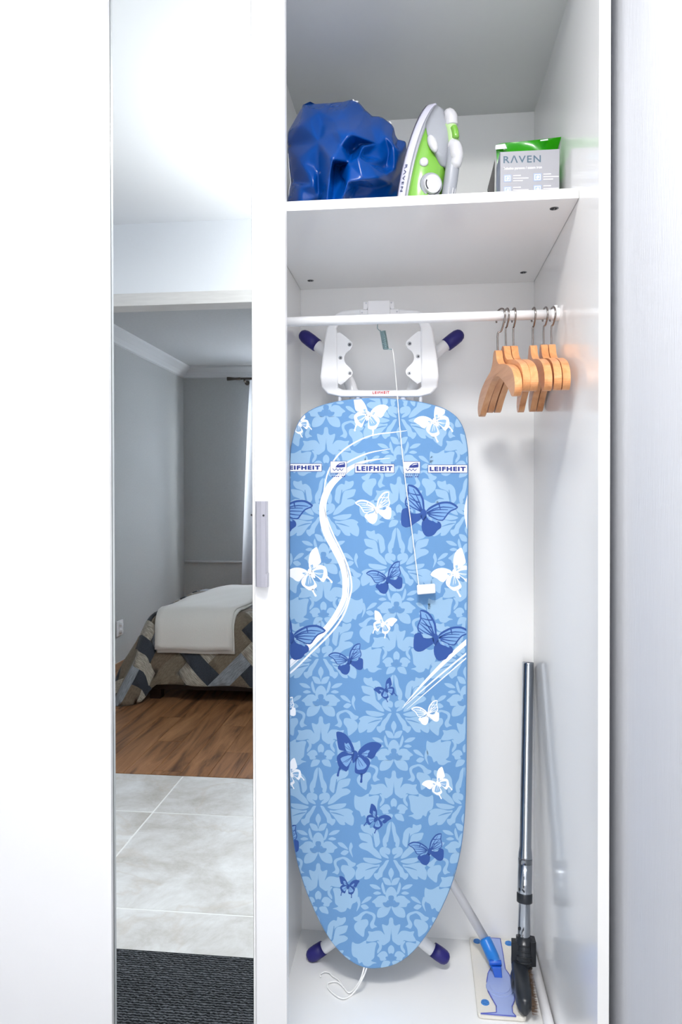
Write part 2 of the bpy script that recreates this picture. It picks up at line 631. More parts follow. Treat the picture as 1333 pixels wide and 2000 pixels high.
# window of the bedroom
win = struct(boxobj('window_1', (WX0, BY1 - 0.07, WZ0 - 0.02), (WX1, BY1 + 0.03, WZ0), 'white_plastic'))
for x in (WX0 + 0.025, (WX0 + WX1) / 2, WX1 - 0.025):
    boxobj('frame', (x - 0.025, BY1 - 0.06, WZ0), (x + 0.025, BY1 - 0.02, WZ1), 'white_plastic', win, 0.003)
for z in (WZ0 + 0.025, WZ1 - 0.025):
    boxobj('frame', (WX0 + 0.05, BY1 - 0.06, z - 0.025), (WX1 - 0.05, BY1 - 0.02, z + 0.025), 'white_plastic', win, 0.003)
glass = mat('window_glass', (235, 242, 246), 0.02, alpha=0.10)
pm = (WX0 + WX1) / 2
for a, b in ((WX0 + 0.05, pm - 0.025), (pm + 0.025, WX1 - 0.05)):
    boxobj('pane', (a, BY1 - 0.044, WZ0 + 0.05), (b, BY1 - 0.040, WZ1 - 0.05), glass, win)

# ================================================================== WARDROBE
D, W, H = 0.60, 0.54, 1.9065
TH = 0.0165
WL = -1.30
wd = empty('wardrobe', (W / 2, D / 2, ZF), 'tall white built-in wardrobe with narrow mirror door and open right compartment', 'wardrobe')
boxobj('side_panel', (W, 0, ZF), (W + TH, D, H + TH), 'laminate', wd, 0.0008)
boxobj('side_panel', (WL - TH, 0, ZF), (WL, D, H + TH), 'laminate', wd, 0.0008)
boxobj('divider', (-TH, 0.062, 0), (0, D, H), 'laminate', wd, 0.0005)
boxobj('top_panel', (WL, 0.0, H), (W, D, H + TH), 'darkened_board', wd)
boxobj('bottom_panel', (WL, 0.0, -TH), (W, D, 0), 'laminate', wd)
boxobj('plinth', (WL, 0.03, ZF), (W, 0.046, -TH), 'front', wd)
boxobj('back_panel', (WL, D, -TH), (W, D + 0.004, H + TH), 'backboard', wd)
YS, ZS = 0.1305, 1.5197
shelf = boxobj('shelf', (0.0006, YS, ZS), (W - 0.0006, D - 0.0006, ZS + TH), 'laminate', wd, 0.0006)
for cx, cy in ((0.5069, 0.17), (0.5055, 0.524), (0.0347, 0.5306)):
    mb = MB()
    mb.cyl((cx, cy, ZS - 0.0006), (0, 0, 1), 0.0074, 0.0012, 20)
    mb.mi = 1
    mb.cyl((cx - 0.001, cy, ZS - 0.0010), (0, 0, 1), 0.0056, 0.0012, 18)
    mb.mi = 0
    mb.box((cx - 0.0005, cy - 0.004, ZS - 0.0014), (cx + 0.0012, cy + 0.004, ZS - 0.0002))
    mb.build('cam_fitting', ['steel', 'dark'], shelf)
# clothes rod
RY, RZ, RR = 0.3056, 1.3735, 0.0092
mb = MB()
mb.tube([(0.004, RY, RZ), (W - 0.006, RY, RZ)], RR, 24)
rod = mb.build('clothes_rod', 'white_metal', wd)
for x, sgn in ((0.0, 1), (W, -1)):
    mb = MB()
    mb.cyl((x, RY, RZ), (sgn, 0, 0), 0.0120, 0.004, 24)
    mb.cyl((x + sgn * 0.004, RY, RZ - 0.001), (sgn, 0, 0), 0.0112, 0.010, 24, 0.0105)
    mb.box((x + sgn * 0.001 - 0.002, RY - 0.003, RZ), (x + sgn * 0.010 + 0.002, RY + 0.003, RZ + 0.0165))
    mb.build('rod_socket', 'white_plastic', rod)
# doors on their tracks
DB, DT = -0.055, 1.895
o = boxobj('sliding_door', (WL + 0.002, 0.0200, DB), (-0.2143, 0.0298, DT), 'front', wd, 0.0012)
tag(o, 'plain white door panel')
md = boxobj('sliding_door', (-0.60, 0.0335, DB), (0.0180, 0.046, DT), 'front', wd)
tag(md, 'door with mirror glass')
mb = MB()
mb.box((-0.59, 0.030, DB + 0.01), (0.0168, 0.0334, DT - 0.01))
mb.build('mirror_glass', 'mirror', md)
mb = MB()
mb.box((0.0172, 0.0285, DB), (0.0205, 0.046, DT))
mb.box((0.0222, 0.026, DB), (0.0712, 0.042, DT))
mb.box((0.0200, 0.031, DB), (0.0230, 0.046, DT))
mb.build('stile', 'front', md, bevel=0.0009)
# handle: satin edge pull on the stile
a, b = at(499, 979, 1, 0.018), at(520.5, 1147, 1, 0.010)
mb = MB()
hx0, hx1, hz1, hz0 = a.x, b.x, a.z, b.z
prof = [(hx0, 0.0262), (hx0, 0.018), (hx0 + 0.003, 0.013), (hx0 + 0.011, 0.010), (hx1 - 0.0015, 0.0095), (hx1, 0.011), (hx1, 0.0262)]
mb.rings([[(x, y, z) for x, y in prof] for z in (hz0, hz1)])
prof2 = [(hx1 - 0.0012, 0.0262), (hx1 - 0.0012, 0.0082), (hx1 + 0.0012, 0.0082), (hx1 + 0.0012, 0.0262)]
mb.rings([[(x, y, z) for x, y in prof2] for z in (hz0, hz0 + 0.021)])
mb.mi = 1
for z in (hz1 - 0.022,):
    mb.cyl((hx1 - 0.0040, 0.0102, z), (0, -1, 0), 0.0017, 0.0012, 12)
    mb.cyl((0.0158, 0.0300, z), (0, -1, 0), 0.0016, 0.0010, 12)
tag(mb.build('handle', ['handle', 'dark'], md), 'satin grey edge pull')

# ================================================================== IRONING BOARD
BL_A, BL_B = 0.3976, 0.05017          # board face: y = BL_A + BL_B * z
BN = Vector((0, 1, -BL_B)).normalized()


def bp(x, y, off=0.0):
    """print-sheet position (x, y) -> point of the board face, off = distance behind the face"""
    n = Vector((0, 1, -BL_B))
    d = ray(x, y)
    t = (BL_A - n.dot(CAM)) / n.dot(d)
    return CAM + d * t + BN * off


ib = empty('ironing_board', (0.19, 0.49, 0), 'tall ironing board with blue butterfly cover standing folded against the left side', 'ironing board')
OUT = [(738, 776), (790, 780), (830, 786), (868, 797), (893, 814), (907, 838), (914, 870), (916, 905), (915.5, 1000), (914.5, 1200), (913, 1400),
       (911, 1550), (905, 1635), (893, 1698), (873, 1755), (842, 1815), (808, 1860), (775, 1884), (742, 1892.5), (715, 1892), (690, 1882), (664, 1861),
       (635, 1822), (606, 1762), (587, 1710), (575, 1660), (568, 1600), (565, 1500), (564.5, 1300), (564.5, 1100), (564.5, 1000), (565.5, 900), (570, 862),
       (579, 831), (595, 808), (622, 793), (660, 783), (700, 778)]
OUTS = [(p.x, p.y) for p in catmull([(x, y, 0) for x, y in OUT], 3, True)]


def inset(poly, d):
    out = []
    n = len(poly)
    for i in range(n):
        a, b, c = Vector(poly[i - 1]), Vector(poly[i]), Vector(poly[(i + 1) % n])
        t = (c - a).normalized()
        nn = Vector((-t.y, t.x))
        q = b + nn * d
        out.append((q.x, q.y))
    return out


IN2, IN5 = inset(OUTS, 1.6), inset(OUTS, 5)
mb = MB()
mb.smooth = True
mb.rings([[bp(x, y, d) for x, y in P] for P, d in ((IN5, 0.0), (IN2, 0.0006), (OUTS, 0.0035), (OUTS, 0.018), (IN5, 0.022))])
cover_mat = mat('cover_fabric', (105, 149, 196), 0.85, spec=0.2, bump=(420, 0.25), sheen=0.15, dist=0.0006)
for p in mb.v:
    p.x = max(p.x, 0.0009)
cover = mb.build('cover', cover_mat, ib)
tag(cover, 'blue cotton cover with printed flowers and butterflies')

CLIP = inset(OUTS, 2.2)


def clip(poly):
    """Sutherland-Hodgman against the (convex) board outline"""
    n = len(CLIP)
    if all(x > 600 and x < 870 and y > 830 and y < 1680 for x, y in poly):
        return poly
    for i in range(n):
        a, b = CLIP[i], CLIP[(i + 1) % n]
        ex, ey = b[0] - a[0], b[1] - a[1]
        out = []
        for k in range(len(poly)):
            p, q = poly[k - 1], poly[k]
            sp = ex * (p[1] - a[1]) - ey * (p[0] - a[0])
            sq = ex * (q[1] - a[1]) - ey * (q[0] - a[0])
            if (sp >= 0) != (sq >= 0):
                t = sp / (sp - sq)
                out.append((p[0] + t * (q[0] - p[0]), p[1] + t * (q[1] - p[1])))
            if sq >= 0:
                out.append(q)
        poly = out
        if len(poly) < 3:
            return []
    return poly


class Print(MB):
    """flat printed shapes on the board face"""

    def poly(s, pts, lift):
        pts = clip(list(pts))
        if len(pts) < 3:
            return
        tri = tessellate_polygon([[Vector((x, y, 0)) for x, y in pts]])
        s.add([bp(x, y, -lift) for x, y in pts], tri)

    def stroke(s, pts, widths, lift, n=4):
        P = catmull([(x, y, w) for (x, y), w in zip(pts, widths)], n)
        L, R = [], []
        for i, p in enumerate(P):
            t = (P[min(i + 1, len(P) - 1)] - P[max(i - 1, 0)])
            t = Vector((t.x, t.y)).normalized()
            w = max(p.z, 0.3) / 2
            L.append((p.x - t.y * w, p.y + t.x * w))
            R.append((p.x + t.y * w, p.y - t.x * w))
        for i in range(len(P) - 1):
            s.poly([L[i], R[i], R[i + 1], L[i + 1]] if True else [], lift)


K = 1 / 8.33
C7, C2 = (515, 775), (640, -181)
R7 = [  # (reference, points) right halves; mirrored to the left
    (C7, [(522, 165), (562, 203), (585, 262), (600, 350), (642, 425), (655, 485), (640, 568), (603, 580), (582, 555), (588, 508), (566, 488), (553, 420), (532, 320), (523, 250)]),
    (C7, [(527, 640), (545, 603), (600, 582), (660, 578), (700, 612), (703, 668), (672, 716), (622, 748), (556, 765), (573, 722), (612, 684), (565, 700), (537, 690)]),
    (C7, [(765, 580), (725, 555), (697, 505), (708, 420), (718, 350), (755, 290), (810, 258), (858, 268), (872, 206), (930, 225), (1000, 210), (1005, 272), (960, 330), (902, 352), (845, 380), (822, 412), (806, 482), (795, 540)]),
    (C7, [(672, 766), (700, 690), (757, 622), (800, 580), (818, 500), (836, 415), (866, 374), (930, 358), (1000, 345), (1042, 352), (1030, 402), (1000, 462), (905, 500), (982, 508), (1042, 552), (1000, 602), (902, 640), (830, 692), (758, 745)]),
    (C7, [(668, 806), (740, 778), (830, 758), (900, 753), (970, 752), (952, 800), (892, 832), (832, 846), (760, 846), (700, 832)]),
    (C7, [(700, 862), (770, 868), (850, 852), (905, 840), (1000, 836), (1082, 882), (1062, 912), (1092, 972), (1097, 1042), (1072, 1112), (1000, 1090), (948, 1052), (952, 1102), (880, 1096), (832, 1050), (802, 1008), (765, 960), (722, 915)]),
    (C7, [(550, 790), (602, 800), (642, 860), (702, 920), (722, 968), (742, 1000), (790, 1010), (790, 1060), (742, 1112), (700, 1080), (660, 1058), (650, 990), (600, 902), (575, 850)]),
    (C7, [(515, 1192), (540, 1112), (600, 1080), (655, 1080), (640, 1130), (610, 1182), (560, 1198)]),
    (C7, [(575, 1440), (602, 1398), (642, 1370), (720, 1375), (762, 1412), (830, 1470), (782, 1500), (762, 1550), (690, 1556), (620, 1560), (560, 1560), (640, 1500), (600, 1475)]),
    (C7, [(519, 1545), (600, 1548), (700, 1570), (742, 1640), (738, 1722), (650, 1720), (582, 1680), (545, 1622)]),
    (C7, [(603, 1345), (622, 1250), (640, 1190), (656, 1150), (676, 1200), (664, 1270), (636, 1335)]),
    (C7, [(685, 1262), (740, 1205), (800, 1186), (866, 1190), (820, 1240), (760, 1264)]),
    (C7, [(676, 1332), (740, 1298), (808, 1330), (750, 1354)]),
    (C7, [(832, 1390), (900, 1388), (962, 1440), (1002, 1502), (940, 1482), (870, 1445)]),
    (C7, [(1018, 1520), (1024, 1430), (1050, 1385), (1078, 1450), (1056, 1515), (1080, 1630)]),
    (C7, [(880, 1560), (940, 1510), (1012, 1535), (960, 1592), (910, 1588)]),
    (C2, [(905, 930), (866, 920), (918, 878), (898, 800), (893, 735), (930, 695), (1000, 672), (1060, 664), (1125, 690), (1190, 745), (1252, 770), (1232, 812), (1180, 832), (1128, 800), (1108, 750), (1050, 700), (1000, 712), (945, 742), (940, 792), (968, 835), (985, 880), (976, 925), (950, 952)]),
    (C2, [(1220, 860), (1140, 812), (1030, 800), (1012, 880), (1068, 962), (1086, 1082), (1160, 1042), (1222, 982), (1242, 918)]),
    (C2, [(640, 778), (672, 795), (680, 868), (712, 900), (786, 878), (776, 960), (745, 1050), (802, 990), (880, 984), (950, 1000), (1016, 994), (1000, 1050), (1030, 1108), (1042, 1150), (970, 1160), (900, 1150), (850, 1138), (825, 1175), (770, 1222), (700, 1182), (660, 1142), (650, 1060), (642, 1000)]),
    (C2, [(852, 1150), (812, 1185), (790, 1225), (800, 1285), (842, 1338), (866, 1350), (864, 1302), (836, 1252), (842, 1205), (870, 1165)]),
]
TUL = [(635, 1351), (580, 1373), (510, 1373), (410, 1321), (402, 1373), (310, 1351), (240, 1361), (258, 1441), (268, 1514), (278, 1605), (325, 1655), (235, 1687), (295, 1703), (365, 1745), (443, 1727), (475, 1675), (525, 1697), (555, 1615), (622, 1575), (645, 1485)]
SYM = [  # shapes symmetric about the axis, given by their right half from top to bottom, relative to the palmette centre
    [(0, 140), (40, 200), (40, 255), (15, 305), (0, 365)],
    [(0, 448), (50, 472), (85, 535), (90, 605), (66, 662), (0, 670)],
    [(0, 1398), (44, 1435), (52, 1490), (35, 1535), (0, 1545)],
]
SMALL = [[(55, 1560), (88, 1505), (140, 1498), (182, 1520), (228, 1570), (192, 1600), (170, 1652), (100, 1644), (70, 1620)],
         [(14, 1668), (110, 1650), (152, 1700), (166, 1772), (100, 1762), (48, 1740)]]
DARKS = [[(0, 590), (38, 600), (45, 645), (28, 690), (40, 715), (95, 703), (138, 712), (110, 765), (50, 785), (0, 760)], [(0, 1530), (26, 1540), (30, 1580), (80, 1585), (90, 1615), (40, 1640), (0, 1640)]]
VEINS = [[(205, 125), (300, 140), (420, 180)], [(300, -420), (290, -320), (262, -200)], [(385, -270), (470, -280), (525, -270)]]


def cell(pr, dk, cx, cy):
    def put(P, tgt, lift, n=3):
        Q = [(p.x, p.y) for p in catmull([(x, y, 0) for x, y in P], n, True)]
        tgt.poly([(cx + x * K, cy + y * K) for x, y in Q], lift)
        tgt.poly([(cx - x * K, cy + y * K) for x, y in reversed(Q)], lift)
    for (rx, ry), P in R7:
        put([(x - rx, y - ry) for x, y in P], pr, 0.00012)
    for P in [TUL] + SMALL:
        put(P, pr, 0.00012)
    for tgt, lst, lift in ((pr, SYM, 0.00014), (dk, DARKS, 0.00022)):
        for P in lst:
            full = P + [(-x, y) for x, y in reversed(P[1:-1])]
            Q = [(p.x, p.y) for p in catmull([(x, y, 0) for x, y in full], 3, True)]
            tgt.poly([(cx + x * K, cy + y * K) for x, y in Q], lift)
    for V in VEINS:
        for sg in (1, -1):
            dk.stroke([(cx + sg * x * K, cy + y * K) for x, y in V], [1.2, 2.6, 0.8], 0.00024, 3)


print_light = mat('print_light_blue', (150, 184, 214), 0.85, spec=0.2)
print_mid = mat('print_mid_blue', (104, 146, 192), 0.85, spec=0.2)


class Slot:
    """the same print with another ink"""

    def __init__(s, pr, mi):
        s.pr, s.mi = pr, mi

    def poly(s, *a):
        s.pr.mi = s.mi
        s.pr.poly(*a)

    def stroke(s, *a):
        s.pr.mi = s.mi
        s.pr.stroke(*a)


for col in range(-1, 3):
    base = 1572 if col % 2 == 0 else 1678
    x0 = 622 + 142.5 * col
    for r in range(-4, 3):
        y0 = base + 287 * r + (9 if r < -1 and col % 2 == 0 else 0)
        pr = Print()
        cell(Slot(pr, 0), Slot(pr, 1), x0 + (base - y0) * (0.018 if col != 2 else 0.012), y0)
        if pr.f:
            pr.build('floral_print', [print_light, print_mid], cover, recalc=False)['kind'] = 'stuff'

# ---- swirling ribbons
wht = mat('print_white', (246, 248, 252), 0.85, spec=0.2)


def ribbon(P, W, lift):
    sw = Print()
    sw.stroke(P, W, lift)
    sw.build('ribbon_print', wht, cover, recalc=False)


def c5(L):
    return [(550 + x / 3.508, 770 + y / 3.508) for x, y, w in L], [w / 3.508 for x, y, w in L]


def c6(L):
    return [(550 + x / 3.508, 1150 + y / 3.508) for x, y, w in L], [w / 3.508 for x, y, w in L]


for L in ([(745, 437, 2), (600, 455, 12), (500, 490, 24), (400, 560, 38), (330, 635, 46), (288, 740, 46), (287, 850, 50), (312, 950, 52), (360, 1045, 50), (410, 1145, 46), (435, 1235, 42), (436, 1333, 36), (428, 1400, 34), (390, 1483, 34), (330, 1575, 34), (230, 1683, 32), (120, 1783, 30), (30, 1870, 28)],
          [(745, 375, 3), (600, 402, 9), (480, 452, 10), (420, 490, 8)],
          [(860, 250, 3), (760, 262, 7), (640, 277, 8), (540, 312, 9), (440, 372, 10), (370, 440, 10), (322, 530, 10), (300, 610, 8), (286, 700, 6)],
          [(290, 760, 4), (312, 850, 10), (355, 960, 10), (410, 1070, 11), (460, 1190, 11), (481, 1300, 11), (470, 1385, 11), (425, 1515, 12), (340, 1635, 12), (200, 1775, 12), (100, 1875, 12), (30, 1935, 12)],
          [(425, 1120, 3), (455, 1230, 10), (462, 1330, 10), (448, 1420, 10), (410, 1500, 9), (320, 1620, 9), (190, 1750, 9), (80, 1850, 9), (30, 1895, 9)],
          [(1280, 680, 6), (1266, 790, 24), (1270, 870, 18), (1280, 940, 6)]):
    ribbon(*c5(L), 0.0003)
for L in ([(1290, 345, 32), (1150, 470, 28), (1000, 620, 18), (900, 730, 9), (840, 800, 3)], [(1290, 425, 12), (1130, 555, 11), (1000, 665, 9), (830, 815, 3)],
          [(1290, 455, 8), (1050, 660, 7), (860, 825, 2)]):
    ribbon(*c6(L), 0.0003)

# ---- butterflies
MO = dict(c=(540, 690), s=11.1, up=[
    [(185, 85), (270, 95), (370, 150), (450, 260), (510, 380), (527, 500), (532, 610), (470, 640), (350, 625), (250, 600), (180, 560), (135, 500), (136, 440), (162, 370), (198, 280), (193, 180)],
    [(590, 660), (660, 590), (760, 530), (870, 480), (980, 460), (1100, 465), (1200, 510), (1275, 570), (1220, 600), (1120, 642), (1060, 700), (1000, 780), (940, 850), (870, 852), (800, 830), (700, 765), (610, 725)]],
    low=[[(590, 740), (640, 830), (760, 870), (860, 872), (912, 930), (910, 1010), (830, 1070), (760, 1160), (640, 1200), (558, 1170), (500, 1060), (490, 930), (515, 850)],
         [(58, 640), (110, 592), (200, 580), (265, 690), (400, 702), (480, 690), (502, 780), (440, 850), (330, 922), (250, 980), (140, 1000), (58, 950), (40, 850)],
         [(470, 640), (530, 590), (575, 630), (600, 720), (560, 850), (500, 840), (465, 740)]],
    costa=[[(190, 90), (270, 98), (370, 152), (450, 262), (510, 382), (527, 500), (540, 640)], [(590, 660), (660, 592), (760, 532), (870, 482), (980, 462), (1100, 467), (1200, 512), (1272, 570)],
           [(192, 100), (200, 190), (198, 280), (162, 370), (138, 450), (160, 540), (250, 600)], [(1270, 572), (1220, 602), (1120, 644), (1060, 702), (1000, 782), (940, 848), (800, 830)]],
    veins=[[(500, 640), (430, 430), (310, 170)], [(490, 640), (350, 420), (215, 260)], [(480, 650), (300, 480), (175, 370)], [(480, 660), (300, 570), (150, 470)], [(450, 300), (330, 290), (215, 250)],
           [(460, 470), (330, 420), (200, 350)], [(600, 690), (760, 600), (960, 560), (1180, 580)], [(600, 695), (800, 620), (1060, 620)], [(610, 700), (820, 680), (1060, 690)], [(620, 710), (820, 750), (1000, 770)],
           [(870, 490), (880, 560), (900, 620)], [(640, 740), (760, 800), (880, 850)]],
    light=[[(598, 760), (650, 785), (670, 830), (640, 825)], [(700, 800), (780, 835), (840, 895), (800, 900), (730, 850)]])
SW = dict(c=(610, 640), s=12.1, solid=[
    [(150, 120), (240, 112), (340, 150), (420, 222), (490, 320), (542, 430), (582, 555), (520, 605), (400, 592), (320, 562), (220, 532), (185, 420), (165, 280)],
    [(660, 590), (760, 462), (880, 382), (1000, 350), (1120, 362), (1222, 420), (1180, 502), (1100, 602), (1060, 692), (990, 752), (920, 732), (820, 692), (690, 690)],
    [(570, 640), (440, 618), (330, 568), (232, 618), (168, 690), (165, 780), (190, 880), (230, 962), (330, 1020), (380, 1052), (432, 1000), (462, 900), (525, 770)],
    [(615, 700), (740, 688), (860, 712), (932, 780), (947, 880), (900, 980), (842, 1080), (760, 1120), (680, 1112), (598, 1080), (585, 1000), (600, 850)],
    [(560, 560), (640, 578), (662, 680), (605, 800), (545, 852), (522, 740)],
    [(222, 930), (262, 985), (218, 1060), (212, 1150), (185, 1170), (158, 1140), (190, 1040)], [(715, 1100), (775, 1100), (765, 1200), (765, 1300), (735, 1318), (708, 1295), (728, 1200)]],
    light=[[(345, 365), (385, 400), (430, 370), (470, 430), (515, 560), (500, 585), (400, 572), (355, 470)], [(740, 640), (800, 600), (880, 548), (945, 558), (900, 620), (880, 690), (800, 670)],
           [(250, 742), (350, 690), (500, 668), (500, 780), (455, 860), (395, 935), (330, 885), (290, 830)], [(640, 760), (690, 708), (760, 760), (820, 840), (872, 912), (810, 985), (730, 1005), (645, 1000), (622, 900)]])
INKS = [mat('print_dark_blue', (58, 88, 154), 0.85, spec=0.2), mat('print_wing_blue', (124, 164, 210), 0.85, spec=0.2), wht, mat('print_patch_blue', (140, 178, 214), 0.85, spec=0.2)]
dark_p = mid_p = wht_p = patch_p = None


def new_fly():
    global dark_p, mid_p, wht_p, patch_p, fly
    fly = Print()
    dark_p, mid_p, wht_p, patch_p = [Slot(fly, k) for k in range(4)]


def tf(B, pos, sc, rot, flip):
    ca, sa = cos(radians(rot)), sin(radians(rot))
    k = sc / B['s']
    g = -1 if flip else 1

    def f(p):
        x, y = (p[0] - B['c'][0]) * k * g, (p[1] - B['c'][1]) * k
        return (pos[0] + x * ca - y * sa, pos[1] + x * sa + y * ca)
    return f


def smooth(P, n=2):
    return [(p.x, p.y) for p in catmull([(x, y, 0) for x, y in P], n, True)]


def morpho(pos, sc, rot=0, flip=False, white=False):
    f = tf(MO, pos, sc, rot, flip)
    ink, wing, lt = (wht_p, wht_p, patch_p) if white else (dark_p, mid_p, mid_p)
    for P in MO['up']:
        (patch_p if white else mid_p).poly([f(p) for p in smooth(P)], 0.00036)
    for P in MO['low']:
        ink.poly([f(p) for p in smooth(P)], 0.00044)
    for i, P in enumerate(MO['costa']):
        w = (44 if i < 2 else 28) * sc / MO['s'] * (1.25 if white else 1)
        ink.stroke([f(p) for p in P], [w * 0.6] + [w] * (len(P) - 2) + [w * 0.7], 0.00046, 2)
    for P in MO['veins']:
        w = 24 * sc / MO['s']
        ink.stroke([f(p) for p in P], [w * 1.3] + [w] * (len(P) - 2) + [w * 0.5], 0.00045, 2)
    for P in MO['light']:
        (mid_p if not white else patch_p).poly([f(p) for p in smooth(P)], 0.0005)


def swallow(pos, sc, rot=0, flip=False, white=False):
    f = tf(SW, pos, sc, rot, flip)
    ink, lt = (wht_p, patch_p) if white else (dark_p, mid_p)
    for P in SW['solid']:
        ink.poly([f(p) for p in smooth(P)], 0.0004)
    for i, P in enumerate(SW['light']):
        if white and i < 2:
            P = [(p[0] * 0.6 + SW['c'][0] * 0.4, p[1] * 0.6 + SW['c'][1] * 0.4) for p in P]
        lt.poly([f(p) for p in smooth(P)], 0.00048)
        q = [sum(p[0] for p in P) / len(P), sum(p[1] for p in P) / len(P)]
        for t in (-40, 25):
            ink.stroke([f((SW['c'][0] * 0.7 + q[0] * 0.3, SW['c'][1] * 0.7 + q[1] * 0.3)), f((q[0] + t, q[1] + abs(t) * 0.4)), f((q[0] * 1.25 - SW['c'][0] * 0.25 + t, q[1] * 1.25 - SW['c'][1] * 0.25))], [6 * sc / 8, 12 * sc / 12, 4 * sc / 12], 0.00052, 2)


for a in (((828.6, 1002), 1.0), ((545, 999), 1.0), ((758, 1130.6), 0.65, 5, True), ((852.2, 1245.5), 0.98), ((570, 1243), 1.0), ((682.5, 1289.7), 0.62, 4, True), ((839.3, 1661), 0.64, 6, True), ((556, 1645), 0.64, 4, True)):
    new_fly()
    morpho(*a)
    fly.build('blue_butterfly_print', INKS, cover, recalc=False)
for a in (((736.5, 994), 0.65, 6, True), ((836.5, 1393.7), 0.5, 6, True), ((558, 1386), 0.45, 0, True)):
    new_fly()
    morpho(*a, white=True)
    fly.build('white_butterfly_print', INKS, cover, recalc=False)
for a in (((695.4, 1472.9), 1.0), ((753.8, 1346.7), 0.44, -20, True), ((736.7, 1598), 0.53, 20), ((681, 1729.5), 0.44, -3)):
    new_fly()
    swallow(*a)
    fly.build('blue_butterfly_print', INKS, cover, recalc=False)
for a in (((720.5, 808.8), 0.77, 0), ((848.9, 822), 0.75, -20, True), ((584, 827), 0.5, -25, True), ((605.4, 1117), 0.87, -25, True), ((888, 1118), 0.87, -25, True), ((749.5, 1217), 0.52, 6), ((855, 1529), 0.57, -25, True), ((567, 1510.6), 0.55, -25, True)):
    new_fly()
    swallow(*a, white=True)
    fly.build('white_butterfly_print', INKS, cover, recalc=False)

# ---- maker's labels on the cover
LOGO = [wht, mat('print_logo_blue', (58, 70, 140), 0.8, spec=0.2)]


def rect(P, x0, y0, x1, y1, lift):
    P.poly([(x0, y0), (x1, y0), (x1, y1), (x0, y1)], lift)


def word(P, s, x0, y0, x1, y1, lift, offset=0.0, spacing=1.0, tilt=0.0):
    vs, fs = text2d(s, offset, spacing)
    for f in fs:
        q = [(x0 + vs[i][0] * (x1 - x0), y1 - vs[i][1] * (y1 - y0) + tilt * vs[i][0]) for i in f]
        P.poly(q, lift)


for x0, x1, y0, y1 in ((552.5, 629.5, 905.2, 921.2), (693.5, 771, 906.2, 923.8), (836, 914, 907.5, 924)):
    lg = Print()
    lw, li = Slot(lg, 0), Slot(lg, 1)
    rect(li, x0, y0, x1, y1, 0.00056)
    rect(lw, x0 + 1.0, y0 + 1.0, x1 - 1.0, y1 - 1.0, 0.0006)
    for dx, dy, dz in ((-0.55, 0, 0), (0.55, 0, 0.00002), (0, -0.35, 0.00004), (0, 0.35, 0.00006)):
        word(li, 'LEIFHEIT', x0 + 4.2 + dx, y0 + 4.4 + dy, x1 - 4.2 + dx, y1 - 4.0 + dy, 0.00066 + dz, 0.03, 1.22)
    lg.build('logo_print', LOGO, cover, recalc=False)
for x0, y0 in ((645.3, 900.5), (788.5, 901)):
    lg = Print()
    lw, li = Slot(lg, 0), Slot(lg, 1)
    rect(li, x0, y0, x0 + 33, y0 + 23.5, 0.00056)
    rect(lw, x0 + 0.9, y0 + 0.9, x0 + 32.1, y0 + 22.8, 0.0006)
    li.poly([(x0 + 10, y0 + 12.6), (x0 + 13, y0 + 8), (x0 + 19, y0 + 4), (x0 + 28.5, y0 + 2.6), (x0 + 29.6, y0 + 8), (x0 + 29, y0 + 12), (x0 + 20, y0 + 12.8)], 0.00066)
    lw.poly([(x0 + 16, y0 + 8.2), (x0 + 20, y0 + 5.6), (x0 + 27, y0 + 4.6), (x0 + 27, y0 + 6), (x0 + 21, y0 + 7)], 0.0007)
    zz = [(x0 + 5, y0 + 14.5), (x0 + 8.2, y0 + 19), (x0 + 12, y0 + 14.5), (x0 + 15.2, y0 + 19), (x0 + 19, y0 + 14.5), (x0 + 22, y0 + 19), (x0 + 26, y0 + 14.5)]
    for p, q in zip(zz, zz[1:]):
        li.stroke([p, q], [1.6, 1.2], 0.00066, 1)
    for k in range(8):
        rect(li, x0 + 0.6 + 4 * k, y0 + 24.6, x0 + 3.2 + 4 * k, y0 + 25.6, 0.00056)
        rect(li, x0 + 0.6 + 4 * k, y0 + 26.6, x0 + 2.6 + 4 * k, y0 + 27.6, 0.00056)
    for k in range(7):
        if k != 4:
            rect(li, x0 + 3 + 3.9 * k, y0 + 29.2, x0 + 6 + 3.9 * k, y0 + 31.0, 0.00056)
    lg.build('logo_print', LOGO, cover, recalc=False)

# ---- iron rest at the top of the board
RO = [(655, 612), (668, 605), (700, 602), (738, 601), (780, 602), (815, 604), (832, 612), (846, 640), (850, 665), (855, 700), (858, 735), (855, 755), (842, 768), (820, 773.5), (740, 774), (665, 773.5), (640, 768), (628, 755), (625, 735), (629, 700), (634, 660), (638, 640)]
RI = [(664, 625), (672, 619), (700, 616), (738, 615), (780, 616), (808, 618), (817, 625), (822, 640), (822, 665), (823, 700), (823, 735), (823, 745), (823, 756), (815, 760), (740, 761), (670, 760), (660, 756), (660, 745), (660, 735), (659, 700), (658, 665), (657, 640)]
mb = MB()
n = len(RO)
for P, Q, d0, d1 in ((RO, RI, 0.004, 0.016),):
    V = [bp(*p, d0) for p in P] + [bp(*q, d0) for q in Q] + [bp(*p, d1) for p in P] + [bp(*q, d1) for q in Q]
    fs = []
    for i in range(n):
        j = (i + 1) % n
        fs += [(i, j, n + j, n + i), (2 * n + j, 2 * n + i, 3 * n + i, 3 * n + j), (j, i, 2 * n + i, 2 * n + j), (n + i, n + j, 3 * n + j, 3 * n + i)]
    mb.add(V, fs)
rest = mb.build('iron_rest', 'white_metal', ib, bevel=0.004, bseg=3)
GL = [(655, 650), (684, 664), (687.5, 672), (684.5, 680), (676, 687), (672, 697), (674.5, 708), (683, 716.5), (688, 724), (687, 731), (682, 736), (658, 746)]
